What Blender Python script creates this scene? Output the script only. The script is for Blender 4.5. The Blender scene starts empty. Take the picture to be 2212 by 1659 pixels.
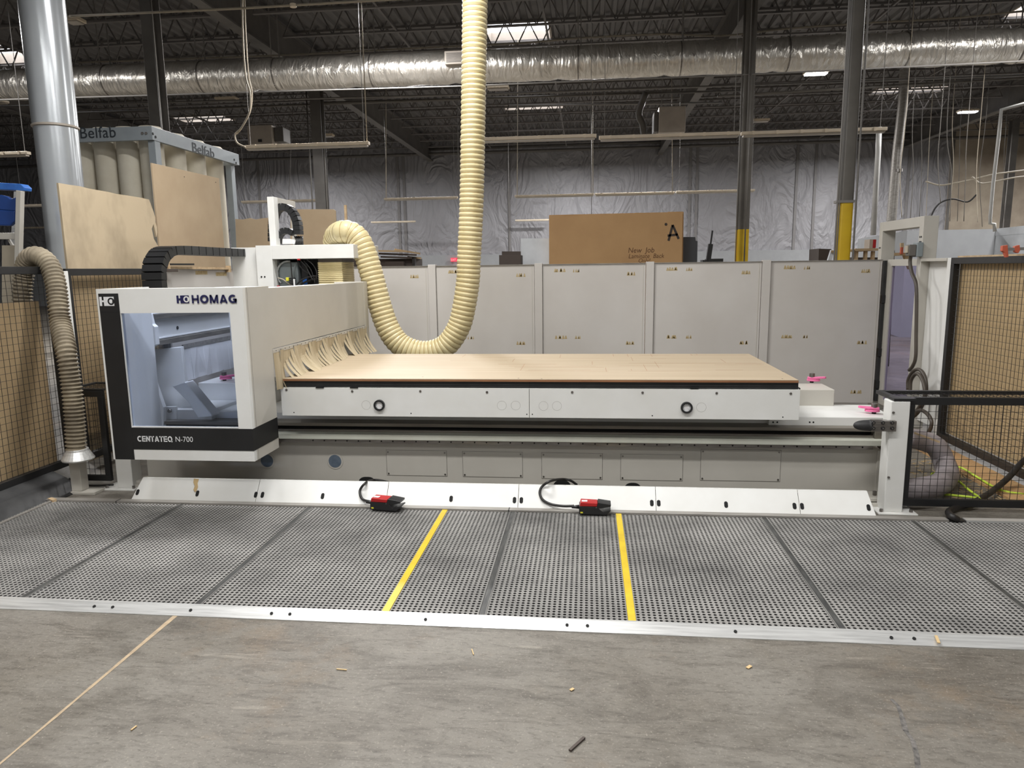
import bpy, math, random
from mathutils import Vector, Matrix, noise
random.seed(7)
S=bpy.context.scene
COL=S.collection
# ------------------------------------------------------------------ camera
CF=1533.45; PT,YW,RL=math.radians(9.191),math.radians(6.083),math.radians(-.7528); CH=1.65
fwd=Vector((-math.sin(YW)*math.cos(PT),math.cos(YW)*math.cos(PT),-math.sin(PT)))
right=Vector((math.cos(YW),math.sin(YW),0)); up=right.cross(fwd)
r2=right*math.cos(RL)+up*math.sin(RL); u2=-right*math.sin(RL)+up*math.cos(RL)
cd=bpy.data.cameras.new('camera'); cam=bpy.data.objects.new('camera',cd); COL.objects.link(cam)
m=Matrix((r2,u2,-fwd)).transposed().to_4x4(); m.translation=Vector((0,0,CH)); cam.matrix_world=m
cd.sensor_width=36; cd.lens=36*CF/2212; cd.clip_start=.05; cd.clip_end=200
S.camera=cam
# ------------------------------------------------------------------ world, lamps, exposure
S.view_settings.view_transform='Standard'; S.view_settings.look='None'; S.view_settings.gamma=1
S.view_settings.use_curve_mapping=False; S.view_settings.exposure=-0.06
w=bpy.data.worlds.new('world'); S.world=w; w.use_nodes=True
w.node_tree.nodes['Background'].inputs[0].default_value=(1,.99,.97,1)
w.node_tree.nodes['Background'].inputs[1].default_value=.32
def area(name,loc,sx,sy,power,col=(1,.99,.975),rot=(0,0,0)):
    l=bpy.data.lights.new(name,'AREA'); l.shape='RECTANGLE'; l.size=sx; l.size_y=sy; l.energy=power; l.color=col
    o=bpy.data.objects.new(name,l); COL.objects.link(o); o.location=loc; o.rotation_euler=rot; return o
# linear lamps over the aisle and over the machine, above the frame
for i,(x,y,z,p) in enumerate([(-3.2,1.8,5.2,125),(-.3,1.9,5.2,175),(-1.9,5.6,5.4,300),(2.9,2.4,5.4,75),(-2.6,-2.2,5.2,85),(2.0,-2.2,5.2,85)]):
    area('strip_light_lamp',(x,y,z),2.4,.35,p)
for x,y in [(-13,13),(-4.2,14.5),(9,13),(-6,26),(2,24),(13,22),(-14,31),(0,31),(12,31),(22,30)]:
    area('hall_fill_light',(x,y,6.6),1.3,.5,720,(1,.98,.97))  # added fill lights brightening the hall; no fixtures hang there
# ------------------------------------------------------------------ pixel -> place helpers (2212x1659 frame)
def ray(x,y): return r2*((x-1106)/CF)+u2*(-(y-829.5)/CF)+fwd
def PZ(x,y,z):
    d=ray(x,y); t=(z-CH)/d.z; return Vector((d.x*t,d.y*t,z))
def PY(x,y,Y):
    d=ray(x,y); t=Y/d.y; return Vector((d.x*t,Y,CH+d.z*t))
def PX(x,y,X):
    d=ray(x,y); t=X/d.x; return Vector((X,d.y*t,CH+d.z*t))
# ------------------------------------------------------------------ materials
def lin(c): return tuple((v/255/12.92 if v/255<=.04045 else ((v/255+.055)/1.055)**2.4) for v in c)
def mat(name,rgb,rough=.5,metal=0,rgb2=None,scale=4,amt=1,bump=0,bscale=60,stretch=(1,1,1),detail=4,spec=.5,emit=None,coat=0,bdist=.01,lo=.35,hi=.7):
    M=bpy.data.materials.new(name); M.use_nodes=True; N=M.node_tree.nodes; L=M.node_tree.links
    b=N['Principled BSDF']; c=lin(rgb)
    b.inputs['Base Color'].default_value=(*c,1); b.inputs['Roughness'].default_value=rough; b.inputs['Metallic'].default_value=metal
    b.inputs['Specular IOR Level'].default_value=spec; b.inputs['Coat Weight'].default_value=coat
    tc=N.new('ShaderNodeTexCoord'); mp=N.new('ShaderNodeMapping'); L.new(tc.outputs['Object'],mp.inputs[0]); mp.inputs['Scale'].default_value=stretch
    if rgb2 is None: rgb2=tuple(max(0,v*.93) for v in rgb)
    n=N.new('ShaderNodeTexNoise'); n.inputs['Scale'].default_value=scale; n.inputs['Detail'].default_value=detail; n.inputs['Roughness'].default_value=.6
    L.new(mp.outputs[0],n.inputs['Vector'])
    r=N.new('ShaderNodeMapRange'); r.inputs[1].default_value=lo; r.inputs[2].default_value=hi; r.inputs[4].default_value=amt; L.new(n.outputs[0],r.inputs[0])
    mx=N.new('ShaderNodeMix'); mx.data_type='RGBA'; mx.inputs[6].default_value=(*c,1); mx.inputs[7].default_value=(*lin(rgb2),1)
    L.new(r.outputs[0],mx.inputs[0]); L.new(mx.outputs[2],b.inputs['Base Color'])
    if bump:
        n2=N.new('ShaderNodeTexNoise'); n2.inputs['Scale'].default_value=bscale; n2.inputs['Detail'].default_value=5; L.new(mp.outputs[0],n2.inputs['Vector'])
        bp=N.new('ShaderNodeBump'); bp.inputs['Strength'].default_value=bump; bp.inputs['Distance'].default_value=bdist
        L.new(n2.outputs[0],bp.inputs['Height']); L.new(bp.outputs[0],b.inputs['Normal'])
    if emit: b.inputs['Emission Color'].default_value=(*lin(emit[0]),1); b.inputs['Emission Strength'].default_value=emit[1]
    return M
white=mat('white_powder_coat',(226,226,223),.38,rgb2=(216,215,210),scale=2)
cream=mat('warm_white_with_shade',(190,186,177),.42,rgb2=(182,178,169),scale=2)  # white darkened and warmed: the gantry side's weaker light is in the colour
ledge=mat('pale_green_coat',(196,198,186),.4,rgb2=(180,180,168),scale=3)
greybr=mat('machined_grey_brown',(128,122,112),.4,.3,rgb2=(100,94,86),scale=6,stretch=(.3,1,6))
fencep=mat('fence_panel_coat',(196,192,187),.35,rgb2=(188,183,177),scale=1.2)
steel=mat('machined_steel',(150,146,142),.3,.85,rgb2=(110,105,100),scale=20,stretch=(.3,1,4))
alu=mat('extruded_aluminium',(222,222,220),.36,.55,rgb2=(186,186,184),scale=9,stretch=(.4,8,8),bump=.06,bscale=90)
alud=mat('dull_aluminium',(160,156,150),.45,.3,rgb2=(128,124,118),scale=7,stretch=(.6,4,4))
black=mat('black_coat',(26,26,27),.42,rgb2=(34,34,35),scale=3)
blackr=mat('black_rubber',(30,30,31),.6,rgb2=(46,46,46),scale=9,bump=.1)
dkhole=mat('dark_recess',(12,12,12),.8)
tglass=mat('smoked_seal',(45,45,50),.4)
board=mat('mdf_board_top',(174,158,134),.6,rgb2=(158,141,116),scale=3,stretch=(.25,14,1),detail=6,bump=.03,bscale=40)
boarde=mat('mdf_board_edge',(150,104,70),.7,rgb2=(130,88,58))
mdf=mat('raw_mdf',(178,158,130),.75,rgb2=(168,147,120),scale=2,bump=.03,bscale=30)
mdfd=mat('dirty_particle_board',(182,165,138),.75,rgb2=(140,126,104),scale=2.2,stretch=(1,1,.6),bump=.08,bscale=50,lo=.5,hi=.8)
card=mat('brown_cardboard',(178,142,98),.75,rgb2=(168,132,90),scale=2)
ply=mat('plywood_panel',(168,146,112),.7,rgb2=(144,122,92),scale=2,stretch=(1,1.5,.25),detail=6)
wood=mat('pine_wood',(196,172,138),.7,rgb2=(168,142,108),scale=5,stretch=(.3,3,3))
matc=mat('worn_grey_rubber',(150,148,144),.7,rgb2=(72,71,70),scale=1.5,amt=.9,detail=9,bump=.08,bscale=80,lo=.38,hi=.78)
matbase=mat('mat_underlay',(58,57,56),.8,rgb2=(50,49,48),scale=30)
seam=mat('worn_dark_strip',(82,82,80),.5,.2,rgb2=(52,52,52),scale=12,stretch=(4,.8,1))
yellow=mat('yellow_strip',(214,186,44),.5,rgb2=(196,164,40),scale=8)
yellowp=mat('yellow_column_paint',(206,172,26),.45,rgb2=(186,150,22),scale=2)
colg=mat('column_grey_paint',(102,98,92),.5,rgb2=(84,80,74),scale=2)
cold=mat('dark_steel_paint',(104,101,97),.6,rgb2=(88,85,82),scale=2)
deck=mat('roof_deck_paint',(112,110,109),.7,rgb2=(94,92,91),scale=.8,detail=6)
joistm=mat('joist_paint',(112,108,105),.6,rgb2=(94,91,88),scale=2)
rod=mat('galvanised_rod',(128,125,121),.6,.1)
whitep=mat('white_pipe',(215,215,212),.4)
fixt=mat('lamp_housing',(222,208,186),.5,rgb2=(206,192,170),scale=3)
lens=mat('lamp_lens_off',(176,168,156),.35)
lit=mat('lamp_lens_lit',(240,240,240),.4,emit=((250,252,255),9))
sky=mat('skylight_glow',(240,240,245),.4,emit=((246,248,255),5))
hosec=mat('cream_hose',(204,191,150),.45,rgb2=(190,175,131),scale=5,coat=.15)
hosed=mat('cream_hose_rib',(150,122,66),.5)
hoseg=mat('dusty_brown_hose',(148,137,116),.75,rgb2=(104,94,78),scale=6)
pipeg=mat('grey_painted_duct',(188,192,194),.22,.35,rgb2=(176,180,184),scale=1)
bag=mat('filter_bag_fabric',(206,200,184),.85,rgb2=(192,184,166),scale=3)
bframe=mat('blue_grey_frame',(142,149,153),.45,rgb2=(132,139,144))
curt=mat('brush_strip',(186,172,144),.7,rgb2=(166,150,120),scale=6,stretch=(1,4,.3))
red=mat('red_plastic',(176,30,32),.4); pink=mat('pink_plastic',(240,120,170),.45); navy=mat('navy_print',(32,32,78),.5)
wtxt=mat('white_print',(232,232,232),.5); btxt=mat('black_marker',(58,50,44),.8); brtx=mat('brown_marker',(96,62,40),.8); ltext=mat('dark_print',(44,50,56),.6)
green=mat('lime_cord',(196,220,70),.5); blue=mat('blue_plastic',(46,98,180),.35,rgb2=(60,120,200),scale=9); blued=mat('dark_blue_plastic',(30,66,134),.45)
cab=mat('black_cable',(34,32,31),.5); brcab=mat('brown_grey_cable',(74,66,58),.5)
wcab=mat('pale_cable',(170,160,142),.6)
greyw=mat('grey_drywall',(146,148,150),.8,rgb2=(140,142,144)); whw=mat('white_drywall',(214,218,222),.8)
unit=mat('beige_enamel',(176,166,154),.5); dkbox=mat('dark_brown_box',(74,64,58),.7); dkgrey=mat('charcoal_board',(58,60,64),.6)
sdust=mat('pale_dust',(190,164,120),.9); glue=mat('tape_residue',(186,168,128),.8,rgb2=(150,128,88),scale=30)
greypl=mat('grey_sheet_metal',(130,138,140),.5); hook=mat('orange_clamp',(196,96,70),.5)
ylab=mat('yellow_label',(220,214,60),.5); wtape=mat('white_plate',(235,235,235),.5); chipm=mat('wood_chip',(206,178,132),.8)
# tinted glazing: real panes, thin
def glassmat(name,tint,rough=.03,const=None):
    M=bpy.data.materials.new(name); M.use_nodes=True; N=M.node_tree.nodes; L=M.node_tree.links; N.remove(N['Principled BSDF'])
    t=N.new('ShaderNodeBsdfTransparent'); t.inputs[0].default_value=(*tint,1)
    g=N.new('ShaderNodeBsdfGlossy'); g.inputs['Roughness'].default_value=rough; g.inputs[0].default_value=(.8,.88,1,1)
    f=N.new('ShaderNodeFresnel'); f.inputs[0].default_value=1.45
    mx=N.new('ShaderNodeMixShader'); (L.new(f.outputs[0],mx.inputs[0]) if const is None else setattr(mx.inputs[0],'default_value',const)); L.new(t.outputs[0],mx.inputs[1]); L.new(g.outputs[0],mx.inputs[2])
    L.new(mx.outputs[0],N['Material Output'].inputs[0]); return M
glass=glassmat('blue_tinted_pane',(.80,.86,.99)); glassv=glassmat('violet_tinted_pane',(.80,.77,.90),.06,.05)
def foilmat():
    M=mat('foil_wrap',(232,228,220),.3,.8,rgb2=(200,194,184),scale=3,lo=.3,hi=.8); N=M.node_tree.nodes; L=M.node_tree.links; b=N['Principled BSDF']
    tc=N.new('ShaderNodeTexCoord'); mp=N.new('ShaderNodeMapping'); mp.inputs['Scale'].default_value=(4,1.3,1.3); L.new(tc.outputs['Object'],mp.inputs[0])
    n=N.new('ShaderNodeTexNoise'); n.inputs['Scale'].default_value=1.6; n.inputs['Detail'].default_value=7; n.inputs['Distortion'].default_value=1.2; L.new(mp.outputs[0],n.inputs['Vector'])
    bp=N.new('ShaderNodeBump'); bp.inputs['Strength'].default_value=.75; bp.inputs['Distance'].default_value=.08; L.new(n.outputs[0],bp.inputs['Height']); L.new(bp.outputs[0],b.inputs['Normal'])
    return M
foil=foilmat()
def wrapmat(name,a,b_):
    M=mat(name,a,.6,rgb2=b_,scale=.35,detail=5); N=M.node_tree.nodes; L=M.node_tree.links; b=N['Principled BSDF']
    tc=N.new('ShaderNodeTexCoord')
    mp=N.new('ShaderNodeMapping'); mp.inputs['Scale'].default_value=(1,1,.55); L.new(tc.outputs['Object'],mp.inputs[0])
    n=N.new('ShaderNodeTexNoise'); n.inputs['Scale'].default_value=.75; n.inputs['Detail'].default_value=4; n.inputs['Distortion'].default_value=1.4; n.inputs['Roughness'].default_value=.45
    L.new(mp.outputs[0],n.inputs['Vector'])
    s=N.new('ShaderNodeMath'); s.operation='PINGPONG'; s.inputs[1].default_value=.09; L.new(n.outputs[0],s.inputs[0])
    bp=N.new('ShaderNodeBump'); bp.inputs['Strength'].default_value=.55; bp.inputs['Distance'].default_value=1.1; L.new(s.outputs[0],bp.inputs['Height']); L.new(bp.outputs[0],b.inputs['Normal'])
    return M
wrap=wrapmat('insulation_wrap',(150,150,154),(132,131,134))
conc=mat('tilt_up_concrete',(178,167,150),.85,rgb2=(138,126,112),scale=.6,detail=7,bump=.2,bscale=6)
def floormat():
    M=mat('worn_concrete',(127,123,115),.62,rgb2=(102,96,87),scale=1.1,detail=9,lo=.3,hi=.72,bump=.12,bscale=120,bdist=.004); N=M.node_tree.nodes; L=M.node_tree.links
    b=N['Principled BSDF']; src=b.inputs['Base Color'].links[0].from_socket
    tc=N.new('ShaderNodeTexCoord')
    def layer(src,scale,st,lo,hi,col,amt,rot=0,dist=0,detail=8):
        mp=N.new('ShaderNodeMapping'); mp.inputs['Scale'].default_value=st; mp.inputs['Rotation'].default_value=(0,0,rot); L.new(tc.outputs['Object'],mp.inputs[0])
        n=N.new('ShaderNodeTexNoise'); n.inputs['Scale'].default_value=scale; n.inputs['Detail'].default_value=detail; n.inputs['Roughness'].default_value=.72; n.inputs['Distortion'].default_value=dist; L.new(mp.outputs[0],n.inputs['Vector'])
        r=N.new('ShaderNodeMapRange'); r.inputs[1].default_value=lo; r.inputs[2].default_value=hi; r.inputs[4].default_value=amt; L.new(n.outputs[0],r.inputs[0])
        mx=N.new('ShaderNodeMix'); mx.data_type='RGBA'; mx.inputs[7].default_value=(*lin(col),1); L.new(src,mx.inputs[6]); L.new(r.outputs[0],mx.inputs[0]); return mx.outputs[2]
    s=layer(src,.35,(1,1,1),.5,.62,(92,84,70),.45)
    s=layer(s,1.6,(1,1.6,1),.48,.66,(70,64,56),.6,.3,.5)
    s=layer(s,.9,(1,1,1),.54,.68,(118,92,60),.4)
    s=layer(s,5.5,(.5,2.2,1),.5,.66,(66,60,53),.6,.45,1.0,10)
    s=layer(s,26,(1,2.6,1),.52,.68,(58,52,46),.6,.5)
    s=layer(s,90,(1,1,1),.56,.7,(190,182,168),.45)
    s=layer(s,160,(1,1,1),.56,.68,(60,55,50),.45)
    s=layer(s,7,(.2,2.4,1),.60,.74,(176,168,154),.4,.35,.6)
    L.new(s,b.inputs['Base Color']); return M
flo=floormat()
# ------------------------------------------------------------------ mesh builder
class MB:
    def __init__(s): s.v=[]; s.f=[]
    def add(s,vs,fs):
        o=len(s.v); s.v+= [tuple(p) for p in vs]; s.f+=[tuple(i+o for i in f) for f in fs]; return s
    def box(s,x0,x1,y0,y1,z0,z1):
        return s.add([(x,y,z) for x in(x0,x1) for y in(y0,y1) for z in(z0,z1)],[(0,1,3,2),(4,6,7,5),(0,4,5,1),(2,3,7,6),(0,2,6,4),(1,5,7,3)])
    def hexa(s,a,b):   # a,b: 4-corner loops
        return s.add(list(a)+list(b),[(3,2,1,0),(4,5,6,7)]+[(i,(i+1)%4,4+(i+1)%4,4+i) for i in range(4)])
    def prism(s,poly,d):  # poly: 3D points loop, d: offset vector
        n=len(poly); d=Vector(d); p=[Vector(q) for q in poly]
        return s.add(p+[q+d for q in p],[tuple(range(n-1,-1,-1)),tuple(range(n,2*n))]+[(i,(i+1)%n,n+(i+1)%n,n+i) for i in range(n)])
    def tube(s,pts,r,seg=8,cap=True):
        pts=[Vector(p) for p in pts]; n=len(pts); rs=r if isinstance(r,(list,tuple)) else [r]*n
        t=(pts[1]-pts[0]).normalized(); u=t.orthogonal().normalized(); o=len(s.v)
        for i,p in enumerate(pts):
            t=(pts[min(i+1,n-1)]-pts[max(i-1,0)]).normalized(); u=(u-t*u.dot(t)).normalized(); v=t.cross(u)
            for k in range(seg):
                a=2*math.pi*k/seg; s.v.append(tuple(p+(u*math.cos(a)+v*math.sin(a))*rs[i]))
        for i in range(n-1):
            for k in range(seg):
                a=o+i*seg+k; b=o+i*seg+(k+1)%seg; s.f.append((a,b,b+seg,a+seg))
        if cap: s.f.append(tuple(range(o+seg-1,o-1,-1))); s.f.append(tuple(range(o+(n-1)*seg,o+n*seg)))
        return s
    def bar(s,a,b,w,h=None):
        a=Vector(a); b=Vector(b); h=h or w; t=(b-a).normalized(); q=Vector((0,0,1)) if abs(t.z)<.9 else Vector((0,1,0))
        u=t.cross(q).normalized()*w/2; v=u.cross(t).normalized()*h/2
        return s.hexa([a-u-v,a+u-v,a+u+v,a-u+v],[b-u-v,b+u-v,b+u+v,b-u+v])
    def disc(s,c,d,r,seg=20):  # solid disc facing d
        c=Vector(c); d=Vector(d); return s.tube([c,c+d],r,seg)
    def build(s,name,M,parent=None,bevel=0,smooth=False,kind=None,loc=None):
        me=bpy.data.meshes.new(name); me.from_pydata(s.v,[],s.f); me.materials.append(M); me.update()
        if smooth:
            me.polygons.foreach_set('use_smooth',[True]*len(me.polygons))
        o=bpy.data.objects.new(name,me); COL.objects.link(o)
        if parent is not None: o.parent=parent; o.matrix_parent_inverse=parent.matrix_basis.inverted()
        if bevel:
            b=o.modifiers.new('bevel','BEVEL'); b.width=bevel; b.segments=2; b.limit_method='ANGLE'; b.harden_normals=False
        if kind: o['kind']=kind
        return o
def smooth_angle(o,a=40):
    me=o.data; me.polygons.foreach_set('use_smooth',[True]*len(me.polygons)); 
    me.set_sharp_from_angle(angle=math.radians(a)); return o
def box(name,M,p,x0,x1,y0,y1,z0,z1,bevel=0): return MB().box(x0,x1,y0,y1,z0,z1).build(name,M,p,bevel)
def tag(o,label,cat,group=None,kind=None):
    o['label']=label; o['category']=cat
    if group: o['group']=group
    if kind: o['kind']=kind
    return o
def thing(name,label,cat,loc=(0,0,0),group=None):
    o=bpy.data.objects.new(name,None); COL.objects.link(o); o.location=loc; o.empty_display_size=.1
    bpy.context.view_layer.update()
    return tag(o,label,cat,group)
def struct(name,mb,M,bevel=0,smooth=False):
    o=mb.build(name,M,None,bevel,smooth); o['kind']='structure'; return o
def spline(pts,n=12):
    P=[Vector(p) for p in pts]; P=[P[0]*2-P[1]]+P+[P[-1]*2-P[-2]]; out=[]
    for i in range(1,len(P)-2):
        for k in range(n):
            t=k/n; a,b,c,d=P[i-1],P[i],P[i+1],P[i+2]
            out.append(.5*((2*b)+(c-a)*t+(2*a-5*b+4*c-d)*t*t+(3*b-a-3*c+d)*t**3))
    out.append(P[-2]); return out
def resample(pts,step):
    out=[pts[0]]; acc=0; 
    for a,b in zip(pts,pts[1:]):
        L=(b-a).length
        if L==0: continue
        d=step-acc
        while d<=L: out.append(a.lerp(b,d/L)); d+=step
        acc=L-(d-step)
    return out
def ribbed(pts,r,pitch,depth,seg=20,sub=4,prof=(0,.55,1,.55)):
    pts=resample(pts,pitch/sub); rs=[r-depth+depth*prof[i%sub] for i in range(len(pts))]
    return MB().tube(pts,rs,seg)
def text(name,s,size,M,parent,loc,rot=(math.pi/2,0,0),ext=.001,bold=0,spacing=1,shear=0,sx=1,align='LEFT'):
    c=bpy.data.curves.new(name,'FONT'); c.body=s; c.size=size; c.extrude=ext; c.offset=bold; c.space_character=spacing; c.shear=shear; c.align_x=align; c.resolution_u=4
    t=bpy.data.objects.new(name+'_tmp',c); COL.objects.link(t); bpy.context.view_layer.update()
    me=bpy.data.meshes.new_from_object(t.evaluated_get(bpy.context.evaluated_depsgraph_get())); bpy.data.objects.remove(t)
    me.materials.clear(); me.materials.append(M)
    o=bpy.data.objects.new(name,me); COL.objects.link(o); o.location=loc; o.rotation_euler=rot; o.scale=(sx,1,1)
    if parent is not None: o.parent=parent; o.matrix_parent_inverse=parent.matrix_basis.inverted()
    return o
V=Vector
# ================================================================== SETTING
CEIL=8.0; WALLY=36.0
fl=struct('floor',MB().box(-34,34,-6,WALLY,-.1,0),flo)
# floor joint running from the front rail to the lower left corner
a=PZ(383,1327,0); b=PZ(-40,1684,0); jn=MB()
N_=24; L_=[];R_=[]
for i in range(N_+1):
    p=a.lerp(b,i/N_); wv=.0045+.009*(1-i/N_)**1.5+random.uniform(-.0012,.0012); L_.append(p+V((-wv,0,.0012))); R_.append(p+V((wv,0,.0012)))
jn.add(L_+R_,[(i,N_+1+i,N_+2+i,i+1) for i in range(N_)]); jn.build('joint_filler',mat('joint_filler',(178,158,130),.8,rgb2=(150,134,112),scale=20),fl)
ck=MB()
cr=[PZ(*p,0) for p in ((1925,1510),(1940,1525),(1948,1548),(1957,1580),(1972,1600),(1980,1630),(1985,1680))]
for k,(c0,c1) in enumerate(zip(cr,cr[1:])):
    d=(c1-c0).normalized().cross(V((0,0,1)))*(.006+.004*random.random()); z=V((0,0,.001)); ck.add([c0-d+z,c0+d+z,c1+d+z,c1-d+z],[(0,1,2,3)])
ck.build('crack',mat('crack_dust',(116,112,108),.9,rgb2=(60,58,56),scale=40),fl)
struct('wall_back',MB().box(-34,PY(2048,400,WALLY).x,WALLY,WALLY+.4,0,CEIL+.3),wrap)
wb=PY(2048,400,WALLY).x
wr=struct('wall_back_concrete',MB().box(wb,34,WALLY-.05,WALLY+.4,0,CEIL+.3),conc)
for x in (wb+.0,wb+4.6,wb+9): MB().box(x,x+.12,WALLY-.09,WALLY-.05,0,CEIL).build('joint_strip',cold,wr)
struct('wall_left',MB().box(-34.3,-34,-6,WALLY,0,CEIL+.3),wrap)
struct('wall_right',MB().box(34,34.3,-6,WALLY,0,CEIL+.3),conc)
# vertical battens and the ledge line of the insulated wall
bk=bpy.data.objects['wall_back']; battm=mat('wall_batten',(120,118,118),.6)
for px in (205,360,560,690,860,873,1100,1490,1505,1720,1760,1960):
    p=PY(px,400,WALLY); box('batten',battm,bk,p.x-.06,p.x+.06,WALLY-.05,WALLY,0,CEIL-.6)
z1=PY(1700,540,WALLY).z; box('wainscot',greyw,bk,-34,wb,WALLY-.12,WALLY,0,z1)
z2=PY(1400,322,WALLY).z; 
MB().tube([(-34,WALLY-.5,z2),(34,WALLY-.5,z2)],.07,8).build('sprinkler_pipe',cold,bk)
# roof deck: corrugated, ribs running front to back
sk=[]  # skylight rectangles x0,x1,y0,y1
def skl(xa,xb,ya,yb):
    p=PZ((xa+xb)/2,ya,CEIL); q=PZ((xa+xb)/2,yb,CEIL); L0=PZ(xa,(ya+yb)/2,CEIL); R0=PZ(xb,(ya+yb)/2,CEIL); sk.append((L0.x,R0.x,min(p.y,q.y),max(p.y,q.y)))
skl(1052,1187,50,92); skl(-60,50,95,138); skl(380,497,250,263); skl(1090,1216,227,236); skl(1890,2032,190,202); skl(2190,2290,8,40)
sk.append((-1.2,.9,8.6,10.2))
dk=MB(); P=.305
def deckstrip(x0,x1,y0,y1):
    n0=math.floor(x0/P); xs=[]
    k=n0
    pts=[]
    while k*P<x1+P:
        b0=k*P
        for dx,z in ((0,0),(.09,0),(.13,.075),(.265,.075)):
            pts.append((b0+dx,CEIL+z))
        k+=1
    pts=[p for p in pts if x0-1e-6<=p[0]<=x1+1e-6]
    pts=[(x0,CEIL+.075)]+pts+[(x1,CEIL+.075)]
    o=len(dk.v)
    for x,z in pts: dk.v+= [(x,y0,z),(x,y1,z)]
    for i in range(len(pts)-1): dk.f.append((o+2*i,o+2*i+1,o+2*i+3,o+2*i+2))
# cut the deck into bands around the skylights
ys=sorted(set([-6,WALLY]+[v for s_ in sk for v in s_[2:]]))
for y0,y1 in zip(ys,ys[1:]):
    holes=sorted((s_[0],s_[1]) for s_ in sk if s_[2]<=y0+1e-6 and s_[3]>=y1-1e-6); x=-34
    for h in holes: deckstrip(x,h[0],y0,y1); x=max(x,h[1])
    deckstrip(x,34,y0,y1)
ce=struct('ceiling',dk,deck)
for x0,x1,y0,y1 in sk:
    s_=MB().box(x0,x1,y0,y1,CEIL+.3,CEIL+.34).build('skylight_panel',sky,ce)
    cb=MB(); cb.box(x0-.05,x0,y0,y1,CEIL,CEIL+.34).box(x1,x1+.05,y0,y1,CEIL,CEIL+.34).box(x0,x1,y0-.05,y0,CEIL,CEIL+.34).box(x0,x1,y1,y1+.05,CEIL,CEIL+.34)
    cb.build('skylight_curb',unit,s_)
# girders (front to back) and open-web joists (side to side)
GX=(-18.9,-7.75,3.45,14.65)
for gx in GX:
    g=MB().box(gx-.13,gx+.13,-6,WALLY,CEIL-1.02,CEIL-.98).box(gx-.13,gx+.13,-6,WALLY,CEIL-.24,CEIL-.2).box(gx-.012,gx+.012,-6,WALLY,CEIL-.98,CEIL-.24)
    g.build('girder',cold,ce)
y=8.2; k=0
while y<WALLY-.4:
    for x0,x1 in zip((-30,)+GX,GX+(30,)):
        c=MB().box(x0,x1,y-.05,y+.05,CEIL-.06,CEIL-.002).box(x0+.3,x1-.3,y-.045,y+.045,CEIL-.66,CEIL-.62)
        j=c.build('joist',joistm,ce)
        wv=MB(); n=int((x1-x0-.6)/.62); st=(x1-x0-.6)/n
        for i in range(n):
            xa=x0+.3+i*st
            wv.bar((xa,y,CEIL-.64),(xa+st/2,y,CEIL-.04),.028); wv.bar((xa+st/2,y,CEIL-.04),(xa+st,y,CEIL-.64),.028)
        wv.build('joist_web',joistm,j)
    y+=1.62; k+=1
# cross bracing along Y between joists
br=MB()
for x in (-14.5,-4.6,-1.0,6.8,10.5): br.bar((x,8,CEIL-.62),(x,WALLY-1,CEIL-.62),.05)
br.build('bridging',joistm,ce)
# ================================================================== SAFETY MATS
MT=.024
ym0=PZ(1100,1332,MT).y; ym1=PZ(1100,1105,MT).y
def xat(px,py): return PZ(px,py,MT).x
seams=[-4.55]+[ (xat(355,1125)*0+PZ(45,1293,MT).x), xat(425,1307), xat(832,1322), xat(1040,1330), xat(1366,1344), xat(1822,1361), xat(2212,1312), 3.35]
kinds=['e','s','s','y','s','y','s','s','e']
bnames=[]
def perforated(x0,x1,y0,y1,p=.0258,r=.0083):
    nx=max(1,int(round((x1-x0)/p))); ny=int(round((y1-y0)/p)); px=(x1-x0)/nx; py=(y1-y0)/ny
    mb=MB(); v=mb.v; f=mb.f
    A=[(math.cos(math.pi/4*k+math.pi/8),math.sin(math.pi/4*k+math.pi/8)) for k in range(8)]
    O=[(1,0.0),(1,1),(0,1),(-1,1),(-1,0),(-1,-1),(0,-1),(1,-1)]
    # outer ring at groove level, raised rim round each hole, wall down to the underlay
    for i in range(nx):
        for j in range(ny):
            cx=x0+(i+.5)*px; cy=y0+(j+.5)*py; o=len(v)
            for a,b in O: v.append((cx+a*px/2,cy+b*py/2,MT-.003))
            for c,s in A: v.append((cx+c*(r+.0026),cy+s*(r+.0026),MT))
            for c,s in A: v.append((cx+c*r,cy+s*r,MT-.0006))
            for c,s in A: v.append((cx+c*r,cy+s*r,MT-.011))
            for k in range(8):
                n=(k+1)%8
                f.append((o+k,o+n,o+8+k)); f.append((o+n,o+8+n,o+8+k))
                f.append((o+8+k,o+8+n,o+16+n,o+16+k)); f.append((o+16+k,o+16+n,o+24+n,o+24+k))
    mb.box(x0,x1,y0,y1,.0,MT-.0105)
    return mb
mlab=['grey perforated rubber mat running out of the left edge of the photo','grey perforated rubber mat second from the left edge, under the hood','grey perforated mat left of the left yellow stripe','narrow grey perforated mat between left yellow stripe and central dark strip','grey perforated mat between the central dark strip and right yellow stripe','grey perforated mat right of the right yellow stripe','grey perforated mat in front of the right white post','grey perforated mat running out of the right edge of the photo']
for i in range(len(seams)-1):
    x0,x1=seams[i]+.018,seams[i+1]-.018
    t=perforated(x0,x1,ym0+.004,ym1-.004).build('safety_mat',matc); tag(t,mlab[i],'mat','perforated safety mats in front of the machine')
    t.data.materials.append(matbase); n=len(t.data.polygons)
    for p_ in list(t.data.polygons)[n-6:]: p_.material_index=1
    # the hole walls use the darker underlay colour
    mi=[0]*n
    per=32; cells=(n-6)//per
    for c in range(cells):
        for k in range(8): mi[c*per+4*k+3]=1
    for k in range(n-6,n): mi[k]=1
    t.data.polygons.foreach_set('material_index',mi)
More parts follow.
